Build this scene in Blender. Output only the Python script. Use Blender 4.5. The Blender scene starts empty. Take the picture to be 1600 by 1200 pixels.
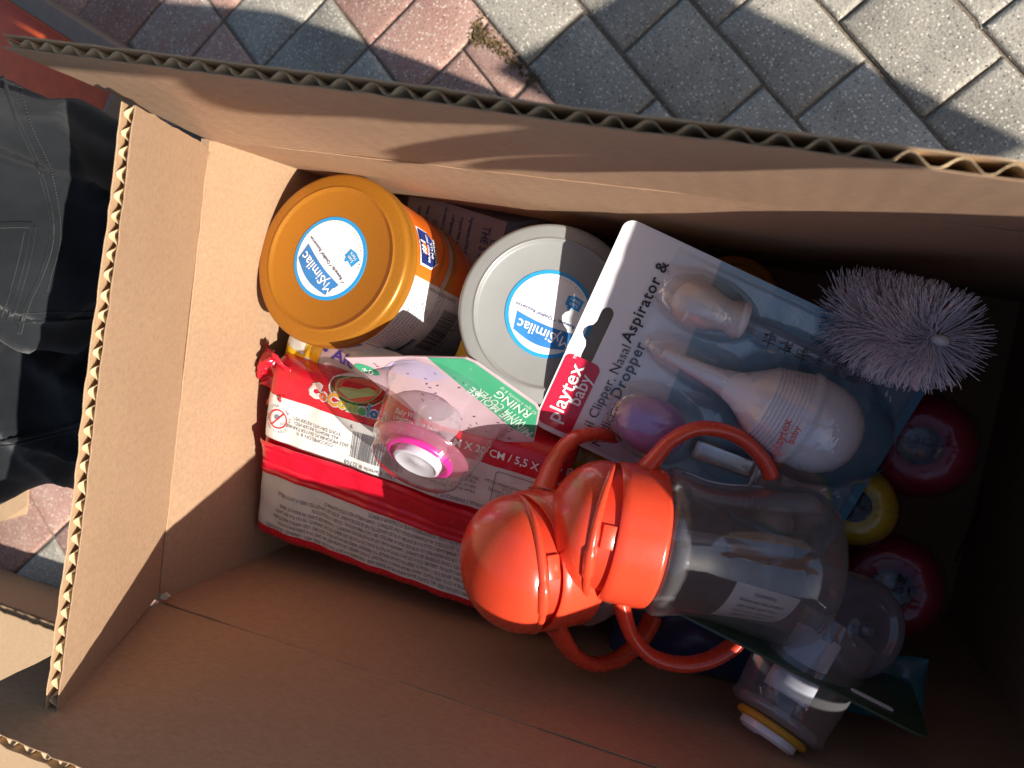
import bpy, bmesh, math, random
from mathutils import Vector, Matrix, noise
from mathutils.bvhtree import BVHTree
random.seed(7)
SC = bpy.context.scene
COL = SC.collection
V = Vector

# ------------------------------------------------------------------ camera
H = 0.707                                   # camera height over the pavement
CAM = V((0, 0, H))
F = 1250.0                                  # focal length in pixels of a 1600 px wide frame
ROW = [V((0.9351, 0.1857, -0.3020)), V((0.1569, -0.9807, -0.1171)), V((-0.3179, 0.0621, -0.9461))]
def c2w(x, y, z): return V((ROW[0].dot(V((x, y, z))), ROW[1].dot(V((x, y, z))), ROW[2].dot(V((x, y, z)))))
def ray(x, y): return c2w((x-800)/F, (y-600)/F, 1.0)
def at(x, y, z):
    r = ray(x, y); return CAM + r*((z-H)/r.z)
def depth(x, y, s): return CAM + ray(x, y)*s
def on_plane(x, y, o, n):
    r = ray(x, y); return CAM + r*((o-CAM).dot(n)/r.dot(n))
cd = bpy.data.cameras.new('camera'); co = bpy.data.objects.new('camera', cd); COL.objects.link(co)
cx, cy, cz = c2w(1, 0, 0), c2w(0, -1, 0), c2w(0, 0, -1)
co.matrix_world = Matrix(((cx.x, cy.x, cz.x, CAM.x), (cx.y, cy.y, cz.y, CAM.y), (cx.z, cy.z, cz.z, CAM.z), (0, 0, 0, 1)))
cd.sensor_width = 36; cd.lens = 36*F/1600; cd.clip_start = 0.005; cd.clip_end = 200
cd.dof.use_dof = True; cd.dof.focus_distance = 0.41; cd.dof.aperture_fstop = 13
SC.camera = co

# ------------------------------------------------------------------ sky and sun
SUN = V((1.50, -0.40, 1.0)).normalized()
W = bpy.data.worlds.new('World'); SC.world = W; W.use_nodes = True
wn = W.node_tree.nodes; sky = wn.new('ShaderNodeTexSky'); sky.sky_type = 'NISHITA'; sky.sun_disc = False
sky.sun_elevation = math.asin(SUN.z); sky.sun_rotation = math.atan2(SUN.x, SUN.y)
W.node_tree.links.new(sky.outputs[0], wn['Background'].inputs[0]); wn['Background'].inputs[1].default_value = 0.077
sl = bpy.data.lights.new('sun', 'SUN'); sl.energy = 5.0; sl.angle = math.radians(0.53); sl.color = (1, 0.94, 0.86)
so = bpy.data.objects.new('sun', sl); COL.objects.link(so)
so.rotation_euler = SUN.to_track_quat('Z', 'Y').to_euler()
vs = SC.view_settings; vs.view_transform = 'Standard'; vs.look = 'None'; vs.gamma = 1; vs.exposure = 0.78
vs.use_curve_mapping = False

# ------------------------------------------------------------------ materials
MATS = {}
def srgb(r, g, b):
    f = lambda c: ((c/255+0.055)/1.055)**2.4 if c > 10 else c/255/12.92
    return (f(r), f(g), f(b), 1)
class NT:
    def __init__(s, name):
        s.m = bpy.data.materials.new(name); s.m.use_nodes = True; s.t = s.m.node_tree
        s.n = s.t.nodes; s.b = s.n['Principled BSDF']; s.out = s.n['Material Output']
    def add(s, k, **kw):
        x = s.n.new(k)
        for a, v in kw.items():
            if a.startswith('i_'):
                x.inputs[a[2:].replace('_', ' ')].default_value = v
            else: setattr(x, a, v)
        return x
    def l(s, a, b): s.t.links.new(a, b)
    def coords(s, scale=(1, 1, 1), which='Object'):
        c = s.add('ShaderNodeTexCoord'); m = s.add('ShaderNodeMapping'); m.inputs['Scale'].default_value = scale
        s.l(c.outputs[which], m.inputs['Vector']); return m.outputs[0]
    def noise(s, vec, scale, detail=4, rough=0.55):
        x = s.add('ShaderNodeTexNoise'); x.inputs['Scale'].default_value = scale
        x.inputs['Detail'].default_value = detail; x.inputs['Roughness'].default_value = rough
        s.l(vec, x.inputs['Vector']); return x.outputs['Fac']
    def ramp(s, fac, stops):
        x = s.add('ShaderNodeValToRGB'); e = x.color_ramp.elements
        while len(e) < len(stops): e.new(0.5)
        for i, (p, c) in enumerate(stops):
            e[i].position = p; e[i].color = c if len(c) == 4 else (*c, 1)
        s.l(fac, x.inputs[0]); return x.outputs[0]
    def mix(s, fac, a, b, blend='MIX'):
        x = s.add('ShaderNodeMix', data_type='RGBA', blend_type=blend)
        for sock, v in ((x.inputs[0], fac), (x.inputs[6], a), (x.inputs[7], b)):
            if hasattr(v, 'links') or isinstance(v, bpy.types.NodeSocket): s.l(v, sock)
            else: sock.default_value = v if not (isinstance(v, tuple) and len(v) == 3) else (*v, 1)
        return x.outputs[2]
    def bump(s, h, dist, strength=0.5):
        x = s.add('ShaderNodeBump'); x.inputs['Distance'].default_value = dist; x.inputs['Strength'].default_value = strength
        s.l(h, x.inputs['Height']); s.l(x.outputs[0], s.b.inputs['Normal'])
def plastic(name, col, rough=0.35, metallic=0.0, var=0.08, sss=0.0, coat=0.0, scale=60, bump=0.0, trans=0.0, bscale=900, spec=0.5):
    if name in MATS: return MATS[name]
    t = NT(name); v = t.coords()
    n = t.noise(v, scale)
    c = V(col[:3])
    t.l(t.ramp(n, [(0.3, tuple(c*(1-var))), (0.7, tuple(min(1, k*(1+var)) for k in c))]), t.b.inputs['Base Color'])
    t.b.inputs['Metallic'].default_value = metallic
    n2 = t.noise(v, 220, 5)
    r = t.add('ShaderNodeMapRange'); r.inputs['To Min'].default_value = max(0.02, rough-0.06); r.inputs['To Max'].default_value = rough+0.06
    t.l(n2, r.inputs[0]); t.l(r.outputs[0], t.b.inputs['Roughness'])
    t.b.inputs['Specular IOR Level'].default_value = spec
    if sss:
        t.b.inputs['Subsurface Weight'].default_value = sss; t.b.inputs['Subsurface Radius'].default_value = (0.006, 0.003, 0.002)
        t.b.inputs['Subsurface Scale'].default_value = 1.0
    if coat: t.b.inputs['Coat Weight'].default_value = coat; t.b.inputs['Coat Roughness'].default_value = 0.08
    if trans: t.b.inputs['Transmission Weight'].default_value = trans
    if bump: t.bump(t.noise(v, bscale, 3), bump, 0.6)
    MATS[name] = t.m; return t.m
def film(name, tint=(1, 1, 1), refl=0.06, edge=0.7, rough=0.06, milk=0.0, milkcol=(0.8, 0.8, 0.85), bump=0.0, power=3.0, bscale=90):
    """thin clear plastic: lets light straight through, mirrors more at grazing angles, optional milky body"""
    if name in MATS: return MATS[name]
    t = NT(name); t.n.remove(t.b)
    tr = t.add('ShaderNodeBsdfTransparent'); tr.inputs[0].default_value = (*tint, 1)
    gl = t.add('ShaderNodeBsdfGlossy'); gl.inputs['Roughness'].default_value = rough
    lw = t.add('ShaderNodeLayerWeight'); lw.inputs[0].default_value = 0.5
    p = t.add('ShaderNodeMath', operation='POWER'); t.l(lw.outputs['Facing'], p.inputs[0]); p.inputs[1].default_value = power
    m = t.add('ShaderNodeMapRange'); m.inputs['To Min'].default_value = refl; m.inputs['To Max'].default_value = edge
    t.l(p.outputs[0], m.inputs[0])
    base = tr.outputs[0]
    if milk:
        df = t.add('ShaderNodeBsdfDiffuse'); df.inputs[0].default_value = (*milkcol, 1)
        tl = t.add('ShaderNodeBsdfTranslucent'); tl.inputs[0].default_value = (*milkcol, 1)
        a = t.add('ShaderNodeMixShader'); a.inputs[0].default_value = 0.5; t.l(df.outputs[0], a.inputs[1]); t.l(tl.outputs[0], a.inputs[2])
        b = t.add('ShaderNodeMixShader')
        r2 = t.add('ShaderNodeMapRange'); r2.inputs['To Min'].default_value = milk; r2.inputs['To Max'].default_value = min(1, milk*2.6)
        t.l(p.outputs[0], r2.inputs[0]); t.l(r2.outputs[0], b.inputs[0])
        t.l(base, b.inputs[1]); t.l(a.outputs[0], b.inputs[2]); base = b.outputs[0]
    ms = t.add('ShaderNodeMixShader'); t.l(m.outputs[0], ms.inputs[0]); t.l(base, ms.inputs[1]); t.l(gl.outputs[0], ms.inputs[2])
    if bump:
        n = t.noise(t.coords(), bscale, 3); bp = t.add('ShaderNodeBump'); bp.inputs['Distance'].default_value = bump
        t.l(n, bp.inputs['Height']); t.l(bp.outputs[0], gl.inputs['Normal'])
    t.l(ms.outputs[0], t.out.inputs[0]); MATS[name] = t.m; return t.m

def kraft(name, a, b, streak=(230, 620, 620), rough=0.82, ribs=None, pitch=0.0118):
    t = NT(name); v = t.coords(streak); v2 = t.coords()
    n = t.noise(v, 1.0, 6, 0.7); n2 = t.noise(v2, 9, 4); n3 = t.noise(v2, 900, 2)
    c = t.ramp(n, [(0.30, a), (0.72, b)])
    c = t.mix(t.ramp(n2, [(0.35, (0, 0, 0)), (0.75, (0.35, 0.35, 0.35))]), c, tuple(k*0.80 for k in a))
    sp = t.ramp(n3, [(0.72, (0, 0, 0)), (0.82, (0.5, 0.5, 0.5))])
    c = t.mix(sp, c, tuple(min(1, k*1.35) for k in b))
    # long faint scuffs
    v3 = t.coords((8, 60, 60)); n4 = t.noise(v3, 3.0, 8, 0.75)
    c = t.mix(t.ramp(n4, [(0.62, (0, 0, 0)), (0.72, (0.22, 0.22, 0.22))]), c, tuple(min(1, k*1.25) for k in b))
    t.l(c, t.b.inputs['Base Color']); t.b.inputs['Roughness'].default_value = rough
    t.b.inputs['Specular IOR Level'].default_value = 0.25
    h = n
    if ribs:
        sx = t.add('ShaderNodeSeparateXYZ'); tc = t.add('ShaderNodeTexCoord'); t.l(tc.outputs['Object'], sx.inputs[0])
        mu = t.add('ShaderNodeMath', operation='MULTIPLY'); t.l(sx.outputs[ribs], mu.inputs[0]); mu.inputs[1].default_value = 2*math.pi/pitch
        si = t.add('ShaderNodeMath', operation='SINE'); t.l(mu.outputs[0], si.inputs[0])
        ma = t.add('ShaderNodeMath', operation='MULTIPLY_ADD'); t.l(si.outputs[0], ma.inputs[0]); ma.inputs[1].default_value = 0.11; t.l(n, ma.inputs[2])
        big = t.noise(v2, 28, 3); mb_ = t.add('ShaderNodeMath', operation='MULTIPLY_ADD'); t.l(big, mb_.inputs[0]); mb_.inputs[1].default_value = 1.2; t.l(ma.outputs[0], mb_.inputs[2]); h = mb_.outputs[0]
    t.bump(h, 0.0005, 0.4); MATS[name] = t.m; return t.m
M_KRAFT = kraft('kraft_board', (0.335, 0.203, 0.122), (0.45, 0.287, 0.175), ribs='X')
M_KRAFT2 = kraft('kraft_board_rough', (0.335, 0.207, 0.122), (0.44, 0.289, 0.173), (420, 420, 420), ribs='Y', pitch=0.0077)
M_FLUTE = kraft('kraft_fluting', (0.50, 0.36, 0.20), (0.66, 0.51, 0.31), (300, 300, 300))
M_OUT = kraft('kraft_outside', (0.42, 0.27, 0.15), (0.54, 0.37, 0.22), (200, 500, 500))
M_CREASE = plastic('kraft_crease', (0.25, 0.14, 0.08), 0.8)

def paver_mat(name, c1, c2, speck):
    t = NT(name); v = t.coords(); oi = t.add('ShaderNodeObjectInfo')
    ad = t.add('ShaderNodeVectorMath', operation='ADD'); sc_ = t.add('ShaderNodeVectorMath', operation='SCALE')
    cb = t.add('ShaderNodeCombineXYZ'); t.l(oi.outputs['Random'], cb.inputs[0]); t.l(oi.outputs['Random'], cb.inputs[1])
    t.l(cb.outputs[0], sc_.inputs[0]); sc_.inputs['Scale'].default_value = 7.0
    t.l(v, ad.inputs[0]); t.l(sc_.outputs[0], ad.inputs[1]); v = ad.outputs[0]
    big = t.noise(v, 22, 3); fine = t.noise(v, 420, 3, 0.7)
    c = t.ramp(big, [(0.3, c1), (0.7, c2)])
    c = t.mix(0.55, c, t.ramp(fine, [(0.25, (0.12, 0.12, 0.12)), (0.5, (0.5, 0.5, 0.5)), (0.8, (0.95, 0.92, 0.88))]), 'OVERLAY')
    vo = t.add('ShaderNodeTexVoronoi'); vo.inputs['Scale'].default_value = 330; t.l(v, vo.inputs['Vector'])
    s1 = t.ramp(vo.outputs['Distance'], [(0.20, (1, 1, 1)), (0.36, (0, 0, 0))])
    sel = t.ramp(vo.outputs['Color'], [(0.50, (0, 0, 0)), (0.54, (1, 1, 1))])
    mm = t.mix(1.0, s1, sel, 'MULTIPLY')
    c = t.mix(mm, c, speck)
    vd = t.add('ShaderNodeTexVoronoi'); vd.inputs['Scale'].default_value = 190; t.l(v, vd.inputs['Vector'])
    s2 = t.ramp(vd.outputs['Distance'], [(0.10, (0.9, 0.9, 0.9)), (0.22, (0, 0, 0))])
    c = t.mix(s2, c, tuple(k*0.35 for k in c1))
    hs = t.add('ShaderNodeHueSaturation'); mr = t.add('ShaderNodeMapRange')
    mr.inputs['To Min'].default_value = 0.8; mr.inputs['To Max'].default_value = 1.15
    t.l(oi.outputs['Random'], mr.inputs[0]); t.l(mr.outputs[0], hs.inputs['Value']); t.l(c, hs.inputs['Color'])
    t.l(hs.outputs[0], t.b.inputs['Base Color']); t.b.inputs['Roughness'].default_value = 0.85
    t.bump(fine, 0.0012, 0.7); MATS[name] = t.m; return t.m
M_PGREY = paver_mat('paver_grey', (0.28, 0.255, 0.21), (0.41, 0.375, 0.31), (0.74, 0.69, 0.57))
M_PRED = paver_mat('paver_red', (0.34, 0.185, 0.145), (0.43, 0.27, 0.215), (0.70, 0.60, 0.50))
M_PMIX = paver_mat('paver_mixed', (0.34, 0.19, 0.145), (0.34, 0.29, 0.25), (0.68, 0.62, 0.52))

# ------------------------------------------------------------------ mesh helpers
def obj(name, verts, faces, m, parent=None, smooth=True, sharp=None, mw=None):
    me = bpy.data.meshes.new(name); me.from_pydata([tuple(v) for v in verts], [], faces)
    me.update()
    if m:
        for x in (m if isinstance(m, (list, tuple)) else [m]): me.materials.append(x)
    if smooth:
        for p in me.polygons: p.use_smooth = True
        if sharp: me.set_sharp_from_angle(angle=math.radians(sharp))
    o = bpy.data.objects.new(name, me); COL.objects.link(o)
    if parent: o.parent = parent
    if mw: o.matrix_local = mw
    return o
def tag(o, label, cat, group=None, kind=None):
    o['label'] = label; o['category'] = cat
    if group: o['group'] = group
    if kind: o['kind'] = kind
    return o
def thing(name, label, cat, mw=None, group=None):
    o = bpy.data.objects.new(name, None); COL.objects.link(o); o.empty_display_size = 0.02
    if mw: o.matrix_world = mw
    return tag(o, label, cat, group)
def frame(o, x, y=None, z=None):
    """axes: z kept exactly when given, x made square to it"""
    if z is not None:
        z = V(z).normalized(); x = V(x); x = (x - z*x.dot(z)).normalized(); y = z.cross(x)
    else:
        x = V(x).normalized(); y = V(y); y = (y - x*y.dot(x)).normalized(); z = x.cross(y)
    return Matrix(((x.x, y.x, z.x, o[0]), (x.y, y.y, z.y, o[1]), (x.z, y.z, z.z, o[2]), (0, 0, 0, 1)))
class MB:
    def __init__(s): s.v = []; s.f = []
    def add(s, v, f, fn=None):
        k = len(s.v); s.v += [V(fn(*p)) if fn else V(p) for p in v]; s.f += [tuple(i+k for i in q) for q in f]; return s
    def build(s, name, m, parent=None, smooth=True, sharp=None): return obj(name, s.v, s.f, m, parent, smooth, sharp)
def lathe(prof, n=48, close=False, a0=0.0, a1=None):
    full = a1 is None; a1 = a0+2*math.pi if full else a1
    v = []; f = []; m = n if full else n+1
    for r, z in prof:
        for i in range(m):
            a = a0+(a1-a0)*i/n; v.append((r*math.cos(a), r*math.sin(a), z))
    for j in range(len(prof)-1):
        for i in range(n):
            i2 = (i+1) % m
            f.append((j*m+i, j*m+i2, (j+1)*m+i2, (j+1)*m+i))
    return v, f
def tube(path, rad, n=12, cap=True, flat=None, up=None):
    """path of points, radius or list; flat = (a,b) scale across the two cross axes"""
    P = [V(p) for p in path]; v = []; f = []; N = len(P)
    R = rad if isinstance(rad, (list, tuple)) else [rad]*N
    prev = None
    for i, p in enumerate(P):
        t = (P[min(i+1, N-1)]-P[max(i-1, 0)])
        t = t.normalized() if t.length > 0 else V((0, 0, 1))
        if prev is None:
            a = V(up) if up else (V((0, 0, 1)) if abs(t.z) < 0.9 else V((1, 0, 0)))
        else: a = prev
        a = (a-t*a.dot(t)).normalized(); prev = a; b = t.cross(a)
        fa, fb = flat if flat else (1, 1)
        for k in range(n):
            q = 2*math.pi*k/n; v.append(p+a*(R[i]*fa*math.cos(q))+b*(R[i]*fb*math.sin(q)))
    for i in range(N-1):
        for k in range(n):
            f.append((i*n+k, i*n+(k+1) % n, (i+1)*n+(k+1) % n, (i+1)*n+k))
    if cap: f.append(tuple(range(n-1, -1, -1))); f.append(tuple((N-1)*n+k for k in range(n)))
    return v, f
def spline(pts, n=40):
    P = [V(p) for p in pts]; out = []
    for i in range(n+1):
        t = i/n*(len(P)-1); k = min(int(t), len(P)-2); u = t-k
        a, b, c, d = P[max(k-1, 0)], P[k], P[k+1], P[min(k+2, len(P)-1)]
        out.append(0.5*((2*b)+(c-a)*u+(2*a-5*b+4*c-d)*u*u+(3*b-a-3*c+d)*u**3))
    return out
def grid(nx, ny, fn, flip=False):
    v = [fn(i/nx, j/ny) for j in range(ny+1) for i in range(nx+1)]; f = []
    for j in range(ny):
        for i in range(nx):
            a = j*(nx+1)+i; q = (a, a+1, a+nx+2, a+nx+1); f.append(q[::-1] if flip else q)
    return v, f
def slab(nx, ny, fn, th):
    """fn(u,v)->(point, normal); a sheet of thickness th grown along the normal"""
    n = (nx+1)*(ny+1); v = []; w = []
    for j in range(ny+1):
        for i in range(nx+1):
            p, q = fn(i/nx, j/ny); v.append(V(p)); w.append(V(p)+V(q)*th)
    f = []; c = lambda i, j: j*(nx+1)+i
    for j in range(ny):
        for i in range(nx):
            f.append((c(i, j), c(i, j+1), c(i+1, j+1), c(i+1, j))); f.append((n+c(i, j), n+c(i+1, j), n+c(i+1, j+1), n+c(i, j+1)))
    for i in range(nx):
        f.append((c(i, 0), c(i+1, 0), n+c(i+1, 0), n+c(i, 0))); f.append((c(i+1, ny), c(i, ny), n+c(i, ny), n+c(i+1, ny)))
    for j in range(ny):
        f.append((c(0, j+1), c(0, j), n+c(0, j), n+c(0, j+1))); f.append((c(nx, j), c(nx, j+1), n+c(nx, j+1), n+c(nx, j)))
    return v+w, f
def rbox(sx, sy, sz, r, seg=3):
    """box with rounded edges, centred"""
    bm = bmesh.new(); bmesh.ops.create_cube(bm, size=1)
    for v in bm.verts: v.co = V((v.co.x*sx, v.co.y*sy, v.co.z*sz))
    bmesh.ops.bevel(bm, geom=bm.edges[:], offset=r, segments=seg, profile=0.5, affect='EDGES')
    bm.verts.index_update(); v = [x.co.copy() for x in bm.verts]; f = [tuple(y.index for y in x.verts) for x in bm.faces]; bm.free(); return v, f
def rrect(w, h, r, n=6, cx_=0, cy_=0):
    p = []
    for sx, sy, a0 in ((1, 1, 0), (-1, 1, 90), (-1, -1, 180), (1, -1, 270)):
        for i in range(n+1):
            a = math.radians(a0+90*i/n); p.append((cx_+sx*(w/2-r)+r*math.cos(a), cy_+sy*(h/2-r)+r*math.sin(a)))
    return p
def plate(poly, z0, z1):
    n = len(poly); v = [(x, y, z0) for x, y in poly]+[(x, y, z1) for x, y in poly]
    f = [tuple(range(n-1, -1, -1)), tuple(range(n, 2*n))]+[(i, (i+1) % n, n+(i+1) % n, n+i) for i in range(n)]
    return v, f
def disc(r, z=0, n=48, cx_=0, cy_=0, r2=None):
    return [(cx_+r*math.cos(2*math.pi*i/n), cy_+(r2 or r)*math.sin(2*math.pi*i/n), z) for i in range(n)], [tuple(range(n))]
_tc = {}
def text(s, size=0.01, bold=0.0, align='CENTER', spacing=1.0, lead=1.0, res=2, shear=0.0):
    key = (s, size, bold, align, spacing, lead, shear)
    if key in _tc: return _tc[key]
    c = bpy.data.curves.new('t', 'FONT'); c.body = s; c.size = size; c.align_x = align; c.align_y = 'CENTER'
    c.offset = bold*size; c.space_character = spacing; c.space_line = lead; c.resolution_u = res; c.shear = shear
    o = bpy.data.objects.new('t', c); COL.objects.link(o)
    dg = bpy.context.evaluated_depsgraph_get(); me = o.evaluated_get(dg).to_mesh()
    r = ([tuple(v.co) for v in me.vertices], [tuple(p.vertices) for p in me.polygons])
    o.evaluated_get(dg).to_mesh_clear(); bpy.data.objects.remove(o); bpy.data.curves.remove(c)
    _tc[key] = r; return r
def put(x, y, rot=0.0, z=0.0, sx=1, sy=1):
    c, s = math.cos(rot), math.sin(rot)
    return lambda a, b, d=0: (x+c*a*sx-s*b*sy, y+s*a*sx+c*b*sy, z)
def subdiv_poly(poly, z, fn, nx=1): pass
def nz(p, sc, amp, seed=0.0):
    return noise.noise(V(p)*sc+V((seed, seed*1.7, seed*0.3)))*amp
def remesh(verts, faces, voxel, smooth=4):
    me = bpy.data.meshes.new('r'); me.from_pydata([tuple(v) for v in verts], [], faces)
    o = bpy.data.objects.new('r', me); COL.objects.link(o)
    md = o.modifiers.new('r', 'REMESH'); md.mode = 'VOXEL'; md.voxel_size = voxel
    ms = o.modifiers.new('s', 'SMOOTH'); ms.iterations = smooth; ms.factor = 0.5
    dg = bpy.context.evaluated_depsgraph_get(); m2 = o.evaluated_get(dg).to_mesh()
    r = ([v.co.copy() for v in m2.vertices], [tuple(p.vertices) for p in m2.polygons])
    o.evaluated_get(dg).to_mesh_clear(); bpy.data.objects.remove(o); bpy.data.meshes.remove(me); return r
def capsule_chain(mb, pts, rad, n=16):
    P = spline(pts, 6*(len(pts)-1)); R = []
    for i in range(len(P)):
        t = i/(len(P)-1)*(len(rad)-1); k = min(int(t), len(rad)-2); R.append(rad[k]+(rad[k+1]-rad[k])*(t-k))
    # round ends
    d0 = (P[0]-P[1]).normalized(); d1 = (P[-1]-P[-2]).normalized()
    A = [P[0]+d0*R[0]*k for k in (0.95, 0.7, 0.35)]; ra = [R[0]*k for k in (0.3, 0.71, 0.94)]
    B = [P[-1]+d1*R[-1]*k for k in (0.35, 0.7, 0.95)]; rb = [R[-1]*k for k in (0.94, 0.71, 0.3)]
    mb.add(*tube(A+P+B, ra+R+rb, n))

# ------------------------------------------------------------------ pavement
U = V((0.743, -0.669, 0)); VV = V((0.669, 0.743, 0))
t = NT('joint_sand'); v_ = t.coords(); n_ = t.noise(v_, 300, 5, 0.7)
t.l(t.ramp(n_, [(0.3, (0.11, 0.085, 0.06)), (0.7, (0.26, 0.21, 0.155))]), t.b.inputs['Base Color']); t.b.inputs['Roughness'].default_value = 0.95
# beyond the laid pavers the sheet carries the same bond as a pattern
tc = t.add('ShaderNodeTexCoord'); mp = t.add('ShaderNodeMapping'); mp.inputs['Rotation'].default_value = (0, 0, math.radians(42)); t.l(tc.outputs['Object'], mp.inputs['Vector'])
br = t.add('ShaderNodeTexBrick'); t.l(mp.outputs[0], br.inputs['Vector']); br.inputs['Scale'].default_value = 1.0; br.inputs['Brick Width'].default_value = 0.103; br.inputs['Row Height'].default_value = 0.07
br.inputs['Mortar Size'].default_value = 0.002; br.inputs['Color1'].default_value = (0.36, 0.33, 0.28, 1); br.inputs['Color2'].default_value = (0.38, 0.25, 0.20, 1); br.inputs['Mortar'].default_value = (0.12, 0.1, 0.07, 1)
sx_ = t.add('ShaderNodeSeparateXYZ'); t.l(tc.outputs['Object'], sx_.inputs[0])
def far_(sock, c0, half):
    a_ = t.add('ShaderNodeMath', operation='SUBTRACT'); t.l(sock, a_.inputs[0]); a_.inputs[1].default_value = c0
    b_ = t.add('ShaderNodeMath', operation='ABSOLUTE'); t.l(a_.outputs[0], b_.inputs[0])
    g_ = t.add('ShaderNodeMath', operation='GREATER_THAN'); t.l(b_.outputs[0], g_.inputs[0]); g_.inputs[1].default_value = half; return g_.outputs[0]
mxx = t.add('ShaderNodeMath', operation='MAXIMUM'); t.l(far_(sx_.outputs['X'], -0.33, 0.73), mxx.inputs[0]); t.l(far_(sx_.outputs['Y'], -0.13, 0.57), mxx.inputs[1])
sand_ = t.b.inputs['Base Color'].links[0].from_socket
t.l(t.mix(mxx.outputs[0], sand_, t.mix(0.5, br.outputs['Color'], sand_, 'OVERLAY')), t.b.inputs['Base Color'])
t.bump(n_, 0.003); M_SAND = t.m
gv, gf = grid(40, 40, lambda a, b: (-30+60*a, -30+60*b, -0.0032))
ground = obj('pavement', gv, gf, M_SAND, smooth=False); ground['kind'] = 'structure'
ground['label'] = 'sunlit pavement of speckled grey and red concrete pavers'
def paver_mesh(i, L, Wd, m):
    rnd = random.Random(i); nx, ny = 9, 7; L2, W2 = L/2-0.0008-rnd.random()*0.0005, Wd/2-0.0008-rnd.random()*0.0005
    v = []; f = []; xs = [-1, -0.965, -0.9, -0.5, 0, 0.5, 0.9, 0.965, 1]; ys = [-1, -0.95, -0.86, 0, 0.86, 0.95, 1]
    nx, ny = len(xs), len(ys)
    for b in ys:
        for a in xs:
            e = max(abs(a), abs(b)); z = 0.0 if e < 0.93 else (-0.0008 if e < 0.98 else -0.0032)
            wob = 0.0012 if e > 0.98 else 0.0004
            v.append((a*L2+(rnd.random()-.5)*wob, b*W2+(rnd.random()-.5)*wob, z+(rnd.random()-.5)*0.0008))
    for j in range(ny-1):
        for k in range(nx-1): q = j*nx+k; f.append((q, q+1, q+nx+1, q+nx))
    ring = [k for k in range(nx)]+[j*nx+nx-1 for j in range(1, ny)]+[(ny-1)*nx+k for k in range(nx-2, -1, -1)]+[j*nx for j in range(ny-2, 0, -1)]
    k0 = len(v); v += [(v[q][0], v[q][1], -0.03) for q in ring]; n = len(ring)
    f += [(ring[(q+1) % n], ring[q], k0+q, k0+(q+1) % n) for q in range(n)]
    me = bpy.data.meshes.new('paver'); me.from_pydata(v, [], f); me.materials.append(m)
    for p in me.polygons: p.use_smooth = True
    me.set_sharp_from_angle(angle=math.radians(50)); return me
PM = {(k, c): paver_mesh(10*k+ci, 0.103, 0.070, m) for k in range(5) for ci, (c, m) in enumerate((('g', M_PGREY), ('r', M_PRED), ('m', M_PMIX)))}
npav = 0
def lay(c, rot, kind):
    global npav
    if not (-1.08 < c.x < 0.42 and -0.72 < c.y < 0.46): return
    if -0.25 < c.x < 0.13 and -0.16 < c.y < 0.01: return
    o = bpy.data.objects.new('paver', PM[(random.randrange(5), kind)]); COL.objects.link(o); o.parent = ground
    o.location = (c.x, c.y, random.uniform(-0.0012, 0.0012)); o.rotation_euler = (random.uniform(-.01, .01), random.uniform(-.01, .01), rot+random.uniform(-.012, .012)+random.choice((0, math.pi)))
    npav += 1
offs = {-1: -0.327, 0: -0.274, 1: -0.132, 2: -0.1695}
for r in range(-1, 12):
    o_ = offs.get(r, random.uniform(0, 0.103)); cv = 0.0433+0.07*r+0.035
    for k in range(-14, 14):
        c = U*(o_+0.103*(k+0.5))+VV*cv
        lay(c, math.atan2(U.y, U.x), 'g')
for k in range(-16, 18):
    o_ = random.choice((0, 0.0343, 0.0687)) if k not in (-1, 0) else 0.0
    cu = -0.454+0.07*k+0.035
    for r in range(0, 14):
        v0 = -0.0268-0.103*r-o_
        c = U*cu+VV*(v0-0.0515)
        x = random.random()
        kind = 'r' if x < 0.58 else ('m' if x < 0.85 else 'g')
        if c.x < -0.42 and c.y > 0.12 and c.x > -0.62: kind = 'g' if x > 0.35 else 'r'
        lay(c, math.atan2(VV.y, VV.x), kind)
    if o_ > 0:                                   # cut paver closing the column at the change of direction
        c = U*cu+VV*(-0.0268-o_/2); 
        if -1.08 < c.x < 0.42 and -0.72 < c.y < 0.46:
            o = bpy.data.objects.new('paver', PM[(random.randrange(5), 'r')]); COL.objects.link(o); o.parent = ground
            o.location = (c.x, c.y, 0); o.scale = (o_/0.103*0.97, 1, 1); o.rotation_euler = (0, 0, math.atan2(VV.y, VV.x))

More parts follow.
